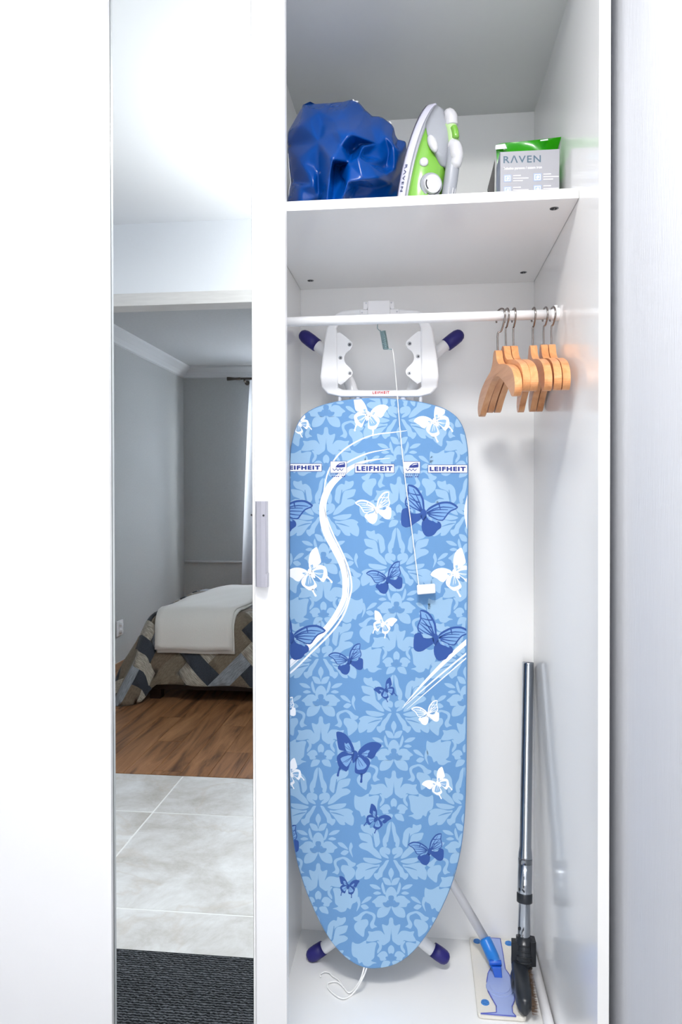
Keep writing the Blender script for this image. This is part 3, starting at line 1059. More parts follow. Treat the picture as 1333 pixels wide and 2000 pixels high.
for P in (GL, [(1481 - x, y - 2) for x, y in reversed(GL)]):
    P = smooth(P, 3)
    mb = MB()
    mb.rings([[bp(x, y, d) for x, y in P] for d in (0.008, 0.013)])
    mb.build('gusset_plate', 'white_metal', rest)
SC = [(682.5, 671), (664.5, 697), (683, 727), (800.5, 669), (817, 694), (799.5, 727)]
for x, y in SC:
    mb = MB()
    mb.cyl(bp(x, y, 0.0082), -BN, 0.0043, 0.0022, 16, 0.0036)
    mb.mi = 1
    mb.cyl(bp(x + 0.4, y + 0.6, 0.0062), -BN, 0.0019, 0.0006, 10)
    mb.build('screw', ['steel', 'dark'], rest)
ri = Print()
vs, fs = text2d('LEIFHEIT', 0.048, 1.32)
for f in fs:
    ri.add([bp(728 + vs[i][0] * 33, 769 - vs[i][1] * 5.2 - vs[i][0] * 0.6, 0.0036) for i in f], [tuple(range(len(f)))])
ri.build('logo_print', mat('red_ink', (196, 52, 60), 0.6), rest, recalc=False)
for x, d, r in ((663, 0.012, 0.004), (822, 0.012, 0.004), (699, 0.016, 0.0075), (787, 0.016, 0.0075)):
    mb = MB()
    mb.tube([bp(x, 765, d), bp(x, 803, d)], r, 12)
    mb.build('rest_post', 'grey_plastic', ib)
# clamp of the cord holder
mb = MB()


def slab(pts, d0, d1):
    mb.rings([[bp(x, y, d) for x, y in pts] for d in (d0, d1)])


slab([(720, 590), (762, 589), (763, 622), (719, 623)], -0.010, 0.022)
slab([(710, 591), (721, 591), (721, 598), (718, 606), (710, 606)], -0.006, 0.018)
slab([(761, 590), (770, 590), (771, 604), (764, 605), (761, 598)], -0.006, 0.018)
slab([(704, 606), (780, 604), (780, 622), (704, 624)], -0.004, 0.018)
clampo = mb.build('cord_clamp', 'white_plastic', ib, bevel=0.0015)
for x, y, d in ((716, 594, -0.0062), (765, 593, -0.0062), (708, 612, -0.0042), (776, 610, -0.0042)):
    mb = MB()
    mb.cyl(bp(x, y, d), -BN, 0.0018, 0.0006, 10)
    mb.build('screw', 'grey_plastic', clampo)
# spring, wire, tab
s0, s1 = at(748, 646, 1, 0.425), at(754.5, 682, 1, 0.425)
mb = MB()
ax = (s1 - s0).normalized()
uu = ax.orthogonal().normalized()
ww = ax.cross(uu)
pts = []
NT = 17
for k in range(NT * 10 + 1):
    a = 2 * pi * k / 10
    pts.append(s0 + (s1 - s0) * (k / (NT * 10)) + (uu * cos(a) + ww * sin(a)) * 0.0056)
mb.tube(pts, 0.00095, 6)
mb.tube([pts[0], at(741, 645, 1, 0.425), at(737.5, 641, 1, 0.425), at(738, 634, 1, 0.43), at(742, 622, 1, 0.445)], 0.0009, 6)
mb.tube([pts[-1], at(761, 682, 1, 0.424), at(768, 682.5, 1, 0.424)], 0.0009, 6)
spring = mb.build('spring', 'zinc', ib)
wire = [at(767, 681.5, 1, 0.423), at(770, 700, 1, 0.424), at(776, 765, 1, 0.432), at(782, 840, 1, 0.436), at(790, 920, 1, 0.433), at(799, 990, 1, 0.428), at(808, 1060, 1, 0.423), at(817.5, 1135, 1, 0.416), at(819, 1146, 1, 0.415)]
mb = MB()
mb.tube(catmull(wire, 4), 0.0011, 6)
mb.build('wire', 'cord', ib)
tb = [at(814.5, 1143, 1, 0.412), at(850.5, 1140.5, 1, 0.412), at(851.5, 1159, 1, 0.412), at(815.5, 1162, 1, 0.412)]
mb = MB()
mb.rings([[p + Vector((0, d, 0)) for p in tb] for d in (0, 0.009)])
mb.build('wire_tab', 'white_plastic', ib, bevel=0.0025, bseg=3)
# legs: two pairs of tubes flaring out at the feet, capped in navy
LEGS = [([(604, 663, .545), (628, 681, .540), (662, 714, .530), (688, 762, .515), (698, 850, .512), (700, 1400, .500)], [(587, 650, .549), (620, 675, .541)]),
        ([(886, 662, .545), (862, 681, .540), (830, 712, .530), (806, 762, .515), (796, 850, .512), (795, 1400, .500)], [(904, 649, .549), (872, 674, .541)]),
        ([(616, 1861, .489), (642, 1845, .490), (684, 1808, .492), (708, 1750, .492), (716, 1650, .490), (716, 1000, .500)], [(601, 1871, .487), (632, 1851, .489)]),
        ([(862, 1865, .489), (836, 1848, .490), (800, 1810, .492), (780, 1750, .492), (770, 1650, .490), (770, 1000, .500)], [(877, 1876, .487), (846, 1854, .489)])]
for i, (P, cap) in enumerate(LEGS):
    pts = catmull([at(x, y, 1, Y) for x, y, Y in P], 6)
    mb = MB()
    mb.tube(pts, 0.0128, 18)
    leg = mb.build('leg', 'white_metal', ib)
    a, b = [at(x, y, 1, Y) for x, y, Y in cap]
    mb = MB()
    L = [(0.0, 0.003), (0.05, 0.0085), (0.14, 0.0125), (0.30, 0.0150), (0.6, 0.0156), (1.0, 0.0150)]
    mb.tube([a + (b - a) * t for t, r in L], [r for t, r in L], 18)
    for p in mb.v:
        p.z = max(p.z, 0.0006)
    mb.build('foot_cap', 'navy', leg)
# drawstring
mb = MB()


def fz(x, y, z=0.0040):
    return at(x, y, 2, z)


ds1 = [bp(716, 1886, 0.004), bp(716, 1893, 0.002), at(708, 1912, 1, 0.385), fz(690, 1940), fz(672, 1950), fz(655, 1943), fz(642, 1930), fz(640, 1921), fz(650, 1917), fz(660, 1918), fz(672, 1928), fz(680, 1938), fz(690, 1934, 0.006), at(704, 1914, 1, 0.39), bp(711, 1893, 0.002), bp(711, 1886, 0.004)]
mb.tube(catmull(ds1, 5), 0.0017, 7)
ds2 = [fz(672, 1929, 0.005), fz(662, 1914), fz(650, 1906), fz(644, 1900), fz(634, 1898), fz(626, 1903), fz(627, 1908)]
mb.tube(catmull(ds2, 5), 0.0015, 7)
for p in mb.v:
    p.z = max(p.z, 0.0006)
mb.build('drawstring', 'cord', ib)

# ================================================================== HANGERS
HP = [(0.0, 0.0), (0.005, -0.0006), (0.0100, -0.0032), (0.0140, -0.0085), (0.0180, -0.0165), (0.026, -0.025), (0.042, -0.033), (0.070, -0.038), (0.100, -0.044), (0.130, -0.053), (0.152, -0.063), (0.168, -0.077), (0.174, -0.091), (0.170, -0.102), (0.160, -0.108), (0.146, -0.105), (0.132, -0.096), (0.112, -0.085), (0.085, -0.073), (0.055, -0.061), (0.028, -0.053), (0.0, -0.049)]


def make_hanger(loc, rz, label, group, twist=0.0):
    root = empty('clothes_hanger', (0, 0, 0), label, 'hanger', group)
    half = [(p.x, p.y) for p in catmull([(a, b, 0) for a, b in HP], 3)]
    full = half + [(-a, b) for a, b in reversed(half[1:-1])]
    mb = MB()
    t = 0.0062

    def bow(y):
        return -0.001 * (abs(y) / 0.17) ** 2
    mb.rings([[(bow(a) + sx, -a, b) for a, b in full] for sx in (-t, t)], False, False)
    N = len(full)
    tri = tessellate_polygon([[Vector((a, b, 0)) for a, b in full]])
    mb.add([(bow(a) - t, -a, b) for a, b in full], tri)
    mb.add([(bow(a) + t, -a, b) for a, b in full], tri)
    body = mb.build('hanger_body', 'hanger', root, bevel=0)
    bm = bmesh.new()
    bm.from_mesh(body.data)
    bmesh.ops.remove_doubles(bm, verts=bm.verts, dist=1e-5)
    bmesh.ops.recalc_face_normals(bm, faces=bm.faces)
    bm.to_mesh(body.data)
    bm.free()
    md = body.modifiers.new('bevel', 'BEVEL')
    md.width = 0.0048
    md.segments = 4
    md.limit_method = 'ANGLE'
    md.angle_limit = radians(50)
    mb = MB()
    ct, st = cos(twist), sin(twist)
    zr = RZ - loc[2]
    hk = [(0, 0, -0.012), (0, 0, 0.0), (0, 0, 0.032), (0, -0.003, 0.037), (0, -0.0135, zr - 0.008), (0, -0.0145, zr + 0.002), (0, -0.0095, zr + 0.0105), (0, 0.0, zr + 0.0132), (0, 0.0105, zr + 0.0095), (0, 0.0145, zr), (0, 0.0125, zr - 0.010)]
    hk = [(x * ct - y * st + (twist * 0.012 if z > 0.036 else 0), x * st + y * ct, z) for x, y, z in hk]
    mb.tube(catmull(hk, 4), 0.0017, 10)
    mb.build('hook', 'hook', root)
    root.location = loc
    root.rotation_euler = (0, 0, rz)
    return root


g1, g2 = 'wooden hangers on the left of the rod end', 'wooden hangers next to the side panel'
h0 = (0.426, RY + 0.001, 1.3105)
specs = [((0.4275, RY, 1.3080), radians(5.5), 'wooden hanger hanging lowest, leftmost of the left bunch of three', g1, 0.42),
         ((0.4425, RY, 1.3160), radians(5), 'wooden hanger in the middle of the left bunch of three', g1, 0.10),
         ((0.4565, RY, 1.3160), radians(4.5), 'wooden hanger at the right of the left bunch of three', g1, 0.05),
         ((0.4925, RY, 1.3160), radians(0), 'wooden hanger leftmost of the right bunch, a gap from its neighbours', g2, 0.10),
         ((0.5125, RY, 1.3170), radians(-1.5), 'wooden hanger in the middle of the right bunch of three', g2, 0.2),
         ((0.5265, RY, 1.3170), radians(-1.5), 'wooden hanger closest to the side panel, last on the rod', g2, 0.2)]
for a in specs:
    make_hanger(*a)

# ================================================================== SHELF: blue bag
SHZ = ZS + TH
bag_s = 5.332


def bagpt(x, y, Y):
    return at(550 + x / bag_s, 180 + y / bag_s, 1, Y)


OUTB = [(56, 1250), (53, 1145), (95, 930), (70, 720), (58, 560), (60, 420), (130, 300), (225, 130), (300, 95), (350, 120), (500, 110), (650, 95), (740, 72), (800, 85), (880, 180), (950, 245), (1040, 250), (1110, 300), (1170, 350), (1190, 450), (1215, 490), (1300, 510), (1310, 600), (1270, 800), (1235, 1000), (1225, 1250),
        (1000, 1260), (860, 1262), (640, 1262), (470, 1262), (350, 1262), (180, 1260)]
FEAT = [  # x, y, bulge towards the viewer (mm)
    (200, 330, 60), (190, 700, 66), (180, 1000, 66), (180, 1180, 64), (300, 300, 66), (420, 330, 56), (560, 300, 70), (380, 200, 54), (470, 240, 58), (540, 190, 52), (640, 190, 56), (500, 410, 80), (700, 280, 64), (820, 330, 66), (930, 360, 52), (1040, 380, 50),
    (390, 520, 74), (380, 800, 66), (390, 1100, 60), (330, 950, 74), (600, 420, 96), (720, 432, 100), (620, 560, 98), (530, 700, 112), (500, 900, 100), (470, 1120, 96), (540, 1120, 84), (610, 765, 60), (560, 760, 66),
    (820, 540, 66), (800, 690, 98), (700, 730, 92), (740, 610, 60), (850, 560, 84), (1000, 540, 62), (880, 660, 66), (1080, 860, 66), (900, 740, 88), (1060, 700, 54), (640, 930, 76), (690, 940, 98), (850, 910, 98), (1000, 890, 84),
    (640, 1100, 102), (690, 1020, 96), (800, 970, 62), (720, 1100, 66), (850, 1100, 58), (1000, 1000, 52), (1100, 1100, 42), (1150, 470, 52), (1170, 560, 56), (1120, 620, 48), (1090, 800, 44), (1200, 560, 40), (1250, 620, 46), (1180, 800, 50), (1150, 950, 46),
    (1080, 460, 58), (600, 850, 72), (620, 1180, 90), (480, 1200, 92)]
EDG = [((720, 432), (620, 560)), ((620, 560), (530, 700)), ((530, 700), (500, 900)), ((500, 900), (470, 1120)), ((560, 760), (540, 1120)), ((610, 765), (700, 730)), ((700, 730), (800, 690)), ((800, 690), (820, 540)), ((800, 690), (900, 740)), ((900, 740), (1080, 860)), ((690, 940), (850, 910)), ((850, 910), (1000, 890)),
       ((1000, 890), (1080, 860)), ((690, 940), (640, 1100)), ((690, 1020), (800, 970)), ((720, 432), (1000, 540)), ((1170, 560), (1090, 800)), ((1090, 800), (1080, 860)), ((390, 520), (380, 800)), ((380, 800), (390, 1100)), ((610, 765), (560, 760)), ((690, 940), (690, 1020))]
pts2 = [Vector(p) for p in OUTB] + [Vector((x, y)) for x, y, h in FEAT]
idx = {(x, y): len(OUTB) + i for i, (x, y, h) in enumerate(FEAT)}
ed = [(i, (i + 1) % len(OUTB)) for i in range(len(OUTB))] + [(idx[a], idx[b]) for a, b in EDG]
res = delaunay_2d_cdt(pts2, ed, [], 1, 1e-4)
vv, ff, vo = res[0], res[2], res[3]
hts = [26.0] * len(OUTB) + [h for x, y, h in FEAT]
mb = MB()
front, back = [], []
for i, v in enumerate(vv):
    o_ = vo[i]
    h = hts[o_[0]] if o_ else 40
    front.append(bagpt(v.x, v.y, 0.345 - h * 0.00170))
    back.append(bagpt(v.x, v.y, 0.345 + 0.03 + h * 0.0003))
nb = len(vv)
hull = set(range(len(OUTB)))
mb.add(front, [tuple(f) for f in ff])
nback = []
bmap = {}
for i in range(nb):
    if vo[i] and vo[i][0] in hull:
        bmap[i] = i
    else:
        bmap[i] = nb + len(nback)
        nback.append(back[i])
mb.v += nback
for f in ff:
    mb.f.append([bmap[i] for i in reversed(f)])
    mb.m.append(0)
    mb.sm.append(True)
for p in mb.v:
    p.z = max(p.z, SHZ + 0.001)
    p.x = max(p.x, 0.004)
bag = mb.build('vinyl_bag', 'vinyl', None, smooth=True)
bm = bmesh.new()
bm.from_mesh(bag.data)
cl = bm.edges.layers.float.new('crease_edge')
bmesh.ops.recalc_face_normals(bm, faces=bm.faces)
bm.to_mesh(bag.data)
bm.free()
ridge = {frozenset((idx[a], idx[b])) for a, b in EDG}
att = bag.data.attributes.get('crease_edge') or bag.data.attributes.new('crease_edge', 'FLOAT', 'EDGE')
for e in bag.data.edges:
    a, b = e.vertices
    if a < nb and b < nb and vo[a] and vo[b]:
        if frozenset((vo[a][0], vo[b][0])) in ridge:
            att.data[e.index].value = 0.92
        elif not (vo[a][0] in hull and vo[b][0] in hull):
            att.data[e.index].value = 0.40
        else:
            att.data[e.index].value = 0.75
sb = bag.modifiers.new('sub', 'SUBSURF')
sb.levels = sb.render_levels = 3
tag(bag, 'crumpled blue vinyl bag filling the left end of the upper shelf', 'bag')
for L, Y, r in (([(745, 78), (760, 96), (800, 100)], 0.296, 0.0013), ([(1125, 305), (1140, 325), (1150, 322)], 0.296, 0.0012), ([(70, 640), (82, 800), (98, 940), (80, 1020), (76, 1140)], 0.293, 0.0006)):
    mb = MB()
    mb.tube([bagpt(x, y, Y) for x, y in L], r, 6)
    mb.build('piping', 'cord', bag)

# ================================================================== SHELF: steam iron
iron = empty('steam_iron', (0.27, 0.26, SHZ), 'green and white steam iron standing upright on its heel on the upper shelf', 'iron')
PH, LEAN = radians(34), radians(9.5)
I0 = Vector((0.268, 0.262, SHZ + 0.0005))
eA0 = Vector((cos(PH), -sin(PH), 0))
eB = Vector((sin(PH), cos(PH), 0))
eA = eA0 * cos(LEAN) - Vector((0, 0, 1)) * sin(LEAN)
eC = Vector((0, 0, 1)) * cos(LEAN) + eA0 * sin(LEAN)


def ip(a, b, c):
    """iron axes: a away from the sole, b sideways, c heel to tip"""
    q = I0 + eA * a * 0.70 + eB * b + eC * c
    q.z = max(q.z, SHZ + 0.0005)
    return q


IL = 0.212


def sw_(c):
    """half-width of the sole at height c"""
    t = max(0.0, min(1.0, c / IL))
    return 0.059 * (1 - t ** 2.3) ** 0.72 * (0.93 + 0.07 * min(1, t * 8))


def plan(k, a, lift=0.0, seg=30, c0=0.0, cs=1.0):
    """closed ring: teardrop outline scaled by k at distance a from the sole"""
    R, Lq = [], []
    for i in range(seg + 1):
        t = i / seg
        c = IL * (1 - (1 - t) ** 1.6)
        Lq.append((sw_(c) * k, c0 + c * cs))
    ring = [ip(a, -w, c) for w, c in Lq] + [ip(a, w, c) for w, c in reversed(Lq[:-1])]
    return ring


mb = MB()
mb.smooth = True
mb.rings([plan(0.97, -0.002), plan(1.0, 0.0), plan(1.0, 0.003)])
mb.build('soleplate', mat('sole_steel', (84, 84, 100), 0.35, metal=0.6), iron)
mb = MB()
mb.smooth = True
mb.rings([plan(1.0, 0.003), plan(1.01, 0.006), plan(0.985, 0.021), plan(0.96, 0.0225)])
skirt = mb.build('skirt', 'iron_lilac', iron)
mb = MB()
mb.smooth = True
mb.rings([plan(0.955, 0.0225, cs=0.985), plan(0.93, 0.029, cs=0.975), plan(0.91, 0.030, cs=0.97)])
mb.build('band', 'iron_grey', iron)
# water tank: green, narrowing towards the saddle
mb = MB()
mb.smooth = True
TK = [(0.92, 0.029, 0.93), (0.90, 0.038, 0.90), (0.86, 0.050, 0.82), (0.78, 0.062, 0.68), (0.66, 0.072, 0.56), (0.46, 0.080, 0.50)]
mb.rings([plan(k, a, cs=cs) for k, a, cs in TK])
mb.build('water_tank', 'iron_green', iron)
# grey saddle between tank and tip
mb = MB()
mb.smooth = True
SD = [(0.93, 0.029, 0.72, 0.975), (0.90, 0.044, 0.60, 0.945), (0.80, 0.060, 0.50, 0.885), (0.66, 0.076, 0.44, 0.80), (0.44, 0.088, 0.44, 0.72)]


def saddle_ring(k, a, s0, s1, seg=22):
    L = []
    for i in range(seg + 1):
        t = i / seg
        c = IL * (s0 + (s1 - s0) * t)
        w = sw_(min(c / s1 * 0.985, IL * 0.999)) * k * min(1.0, 0.42 + 2.6 * t)
        L.append((w, c))
    return [ip(a, -w, c) for w, c in L] + [ip(a, w, c) for w, c in reversed(L)]


mb.rings([saddle_ring(k, a, s0, s1) for k, a, s0, s1 in SD])
mb.build('saddle', 'iron_grey', iron)
# handle: thick bar arching from the tip saddle down to the heel
HB = [(0, 0)] * 3 + [(0.096, 0.128), (0.100, 0.105), (0.101, 0.075), (0.100, 0.055), (0.099, 0.035), (0.098, 0.0175)]
mb = MB()
mb.tube(catmull([ip(a, 0, c) for a, c in HB[3:]], 5), [0.0125] * 26, 18)
handle = mb.build('handle', 'iron_grey', iron)
mb = MB()
mb.tube(catmull([ip(a, 0, c) for a, c in ((0.074, 0.168), (0.083, 0.160), (0.090, 0.146), (0.097, 0.122))], 5), [0.0108] * 16, 18)
mb.build('grip_sleeve', 'iron_pale', handle)
mb = MB()
mb.tube(catmull([ip(a, 0, c) for a, c in ((0.060, 0.184), (0.068, 0.186), (0.076, 0.180), (0.081, 0.166))], 5), [0.005, 0.0075, 0.0090, 0.0100, 0.0108] + [0.0118] * 7 + [0.0114] * 4, 18)
mb.build('spray_nozzle', 'iron_white', handle)
mb = MB()
mb.tube(catmull([ip(a, -0.003, c) for a, c in ((0.092, 0.132), (0.102, 0.128), (0.109, 0.118), (0.114, 0.106), (0.111, 0.096), (0.104, 0.088))], 4), [0.0110] * 4 + [0.0118] * 8 + [0.0100] * 5 + [0.007] * 4, 16)
mb.build('thumb_rest', 'iron_white', handle)
mb = MB()
mb.tube(catmull([ip(a, -0.006, c) for a, c in ((0.092, 0.162), (0.100, 0.152), (0.105, 0.140))], 4), [0.004] + [0.0062] * 7 + [0.004], 12)
mb.build('steam_button', 'iron_green', handle)
for b0 in (-0.0105, -0.005, 0.001):
    mb = MB()
    dep = sqrt(max(0.00002, 0.0128 ** 2 - b0 ** 2)) / 0.70
    mb.tube([ip(0.1000 + dep - 0.0008, b0, 0.056), ip(0.0992 + dep - 0.0008, b0, 0.036), ip(0.098 + dep, b0, 0.020)], 0.0010, 8)
    mb.build('grip_rib', 'iron_white', handle)


def on_tank(c, a):
    """near flank of the tank at height c and distance a, with its outward normal"""
    for (k0, a0, s0), (k1, a1, s1) in zip(TK, TK[1:]):
        if a0 <= a <= a1:
            t = (a - a0) / (a1 - a0)
            k, cs = k0 + (k1 - k0) * t, s0 + (s1 - s0) * t
            w = sw_(c / cs) * k
            w0, w1 = sw_(c / s0) * k0, sw_(c / s1) * k1
            nrm = (eA * (w0 - w1) - eB * (a1 - a0)).normalized()
            return ip(a, -w, c), nrm
    return ip(a, -0.02, c), -eB


p, nn = on_tank(0.056, 0.074)
mb = MB()
mb.cyl(p - nn * 0.004, nn, 0.0215, 0.006, 30, 0.020)
mb.mi = 1
mb.cyl(p + nn * 0.002, nn, 0.0165, 0.006, 30, 0.0155)
mb.mi = 2
u1 = eC - nn * eC.dot(nn)
u1.normalize()
u2 = u1.cross(nn)
for k0, k1, r0, r1, dz in ((50, 200, 0.0168, 0.0178, 0.0024), (215, 290, 0.0115, 0.0138, 0.0083)):
    P = []
    for k in range(13):
        a_ = radians(k0 + (k1 - k0) * k / 12)
        P.append((u1 * cos(a_) + u2 * sin(a_)))
    for q0, q1 in zip(P, P[1:]):
        mb.add([p + nn * dz + q0 * r0, p + nn * dz + q0 * r1, p + nn * dz + q1 * r1, p + nn * dz + q1 * r0], [(0, 1, 2, 3)])
mb.build('dial', ['iron_grey', 'iron_white', 'dark'], iron)
p, nn = on_tank(0.093, 0.052)
mb = MB()
mb.smooth = True
mb.rings([[p + (eC * cos(2 * pi * k / 18) + eB.cross(eC) * 0 + (nn.cross(eC)).normalized() * sin(2 * pi * k / 18)) * r + nn * h for k in range(18)] for r, h in ((0.0078, -0.003), (0.0078, 0.002), (0.0055, 0.0036), (0.002, 0.0042))])
mb.build('spray_button', 'iron_white', iron)
mb = MB()
mb.smooth = True
q = ip(0.060, -0.030, 0.128)
d2 = (eC * 0.85 - eA * 0.52).normalized()
n2 = (-eB * 0.8 + eA * 0.6).normalized()
sd = d2.cross(n2)
for_r = []
for h, r in ((-0.002, 1.0), (0.002, 0.95), (0.005, 0.7), (0.0065, 0.3)):
    for_r.append([q + d2 * 0.0195 * r * cos(2 * pi * k / 20) + sd * 0.0085 * r * sin(2 * pi * k / 20) + n2 * h for k in range(20)])
mb.rings(for_r)
mb.build('steam_slider', 'iron_white', iron)
mb = MB()
vs, fs = text2d('R\u039bVEN', 0.012, 1.25)
for f in fs:
    V = []
    for i in f:
        c = 0.088 - vs[i][0] * 0.048
        a = 0.009 + vs[i][1] * 0.008
        V.append(ip(a, -sw_(c) * (1.0 + 0.012) - 0.0004, c))
    mb.add(V, [tuple(range(len(f)))])
mb.build('logo_print', 'ink', skirt, recalc=False)

# ================================================================== SHELF: carton and packet
bx = empty('carton', (0.48, 0.27, SHZ), 'small grey cardboard box with blue icons at the right end of the upper shelf', 'box')
BXY = 0.245
f0, f1, f2, f3 = at(977.5, 296.5, 1, BXY), at(1093.5, 291, 1, BXY), at(1093.5, 400, 1, BXY), at(977.5, 400, 1, BXY)
top = (f0.z + f1.z) / 2
x0, x1 = f0.x, f1.x
mb = MB()
mb.box((x0, BXY, SHZ + 0.0005), (x1, BXY + 0.062, top))
mb.build('body', 'box', bx, bevel=0.0007)
mb = MB()
mb.add([(x0 - 0.0004, BXY + 0.001, SHZ + 0.001), (x0 - 0.0004, BXY + 0.061, SHZ + 0.001), (x0 - 0.0004, BXY + 0.061, top - 0.001), (x0 - 0.0004, BXY + 0.001, top - 0.001)], [(0, 1, 2, 3)])
mb.build('side_print', 'box_side', bx, recalc=False)


def boxp(x, y, lift=0.0004):
    q = at(x, y, 1, BXY)
    return Vector((q.x, BXY - lift, q.z))


class BoxPrint(MB):
    def poly(s, P, lift):
        s.add([boxp(x, y, lift) for x, y in P], tessellate_polygon([[Vector((x, y, 0)) for x, y in P]]))


pk, pw = BoxPrint(), BoxPrint()
word(pk, 'R\u039bVEN', 984, 304.5, 1057, 319, 0.0004, 0.012, 1.15, -2.0)
word(pw, 'żelazko parowe / steam iron', 984, 326.5, 1059, 333.5, 0.0004, 0.008, 1.0, -3.0)
for x, y, w in ((985, 342, 14), (1043, 339, 15), (985, 365, 14), (1043, 362, 15)):
    pb, pw_ = BoxPrint(), pw
    pb.poly([(x, y), (x + w, y - 0.5), (x + w, y + w - 0.8), (x, y + w)], 0.0004)
    pb.mi = 1
    pb.poly([(x + 1.6, y + 1.6), (x + w - 1.6, y + 1.1), (x + w - 1.6, y + w - 2.4), (x + 1.6, y + w - 1.6)], 0.0005)
    pb.mi = 0
    pb.poly([(x + 3, y + 3), (x + w - 3, y + 2.6), (x + w - 3, y + w - 3.4), (x + 3, y + w - 3)], 0.0006)
    pb.mi = 1
    pb.poly(smooth([(x + 5, y + w - 5), (x + 6, y + 5), (x + w - 5, y + 4.4), (x + w - 4.4, y + 8), (x + w - 7, y + w - 4.6)]), 0.0007)
    pb.build('icon_print', ['icon_ink', 'white_ink'], bx, recalc=False)
    for r, ln in ((0, 0.75), (1, 1.5), (2, 0.95)):
        if y + 4.5 * r < 372:
            pw.poly([(x + w + 4, y + 0.5 + 5 * r), (x + w + 4 + 20 * ln, y - 0.1 + 5 * r), (x + w + 4 + 20 * ln, y + 1.5 + 5 * r), (x + w + 4, y + 2.1 + 5 * r)], 0.0004)
pk.build('name_print', 'silver_ink', bx, recalc=False)
pw.build('text_print', 'white_ink', bx, recalc=False)
# green packet behind the carton
pkx = [(968, 284, .335), (985, 279.5, .34), (1020, 276.5, .345), (1060, 272, .33), (1097, 267.5, .281)]
mb = MB()
mb.smooth = True
topr = catmull([at(x, y, 1, Y) for x, y, Y in pkx], 5)
rows = [topr]
n = len(topr)
for dz, bul, push in ((0.010, 0.004, 0.004), (0.022, 0.014, 0.012), (0.050, 0.026, 0.022), (0.090, 0.030, 0.026), (0.140, 0.022, 0.03)):
    rows.append((dz, bul, push))


def prow(sign):
    R = [[p + Vector((0, 0.0006 * sign, 0)) for p in topr]]
    for dz, bul, push in rows[1:]:
        r = []
        for i, p in enumerate(topr):
            u = i / (n - 1)
            y = 0.352 + sign * bul * (sin(pi * min(max(u, 0.04), 0.96)) ** 0.6)
            x = 0.433 - 0.006 * min(1, dz / 0.1) + (0.532 - 0.433 + 0.006 * min(1, dz / 0.1)) * u
            y = p.y + (y - p.y) * min(1, dz / 0.03)
            x = p.x + (x - p.x) * min(1, dz / 0.03)
            z = max(p.z - dz + 0.003 * sin(9 * u + dz * 200), SHZ + 0.001)
            r.append(Vector((min(x, 0.538), y, z)))
        R.append(r)
    return R


A, B = prow(-1), prow(1)
for R in (A, B):
    mb.rings(R, False, False, closed=False)
for k in (0, n - 1):
    for i in range(len(A) - 1):
        mb.add([A[i][k], A[i + 1][k], B[i + 1][k], B[i][k]], [(0, 1, 2, 3)])
mb.add([A[-1][k] for k in range(n)] + [B[-1][k] for k in range(n)], [(k, k + 1, n + k + 1, n + k) for k in range(n - 1)])
for k in range(n - 1):
    mb.add([A[0][k], A[0][k + 1], B[0][k + 1], B[0][k]], [(0, 1, 2, 3)])
pack = mb.build('packet', 'green_foil', None)
tag(pack, 'bright green plastic packet propped behind the grey carton', 'packet')
mb = MB()
for x0_, x1_, y0_, y1_ in ((968.5, 987, 283.5, 292), (1056, 1074, 273.5, 275.5)):
    P = []
    for x, y in ((x0_, y0_), (x1_, y0_ - (x1_ - x0_) * 0.16), (x1_ + (4 if x0_ < 1000 else 0), y1_ - 2), (x0_, y1_)):
        P.append(at(x, y, 1, 0.332 if x0_ < 1000 else 0.318))
    mb = MB()
    mb.add(P, [(0, 1, 2, 3)])
    mb.build('label_print', 'white_ink', pack, recalc=False)
mb = MB()
P = [at(967, 312, 1, 0.345), at(959, 345, 1, 0.345), at(953.5, 366, 1, 0.345), at(956, 380, 1, 0.345), at(966, 380, 1, 0.345)]
for q in P:
    q.z = max(q.z, SHZ + 0.001)
mb.rings([[q + Vector((0, d, 0)) for q in P] for d in (-0.004, 0.012)])
tag(mb.build('folded_end', 'dark_foil', pack), 'dark folded lower end')

# ================================================================== WARDROBE FLOOR: flat mop
mop = empty('flat_mop', (0.44, 0.47, 0), 'flat mop with blue joint and cream pad lying on the wardrobe floor', 'mop')
c00, c01, c11, c10 = at(930.5, 1990, 2, 0.012), at(918, 1829, 2, 0.012), at(1000, 1829, 2, 0.012), at(1018, 1996, 2, 0.012)
ux = Vector((1, 0, 0))
P = []
x0, x1, y0, y1 = 0.3935, 0.488, 0.345, 0.5955
for cx_, cy_, a0 in ((x0 + .008, y0 + .008, 180), (x1 - .008, y0 + .008, 270), (x1 - .008, y1 - .008, 0), (x0 + .008, y1 - .008, 90)):
    for k in range(5):
        a = radians(a0 + 22.5 * k)
        P.append((cx_ + 0.008 * cos(a), cy_ + 0.008 * sin(a)))
mb = MB()
mb.rings([[(x, y, z) for x, y in P] for z in (0.0006, 0.0105)])
pad = mb.build('pad', 'pad', mop, bevel=0.003, bseg=2)


def onpad(x, y):
    q = at(860 + x / 6.665, 1780 + y / 6.665, 2, 0.0105)
    return q.x, min(q.y, 0.592)


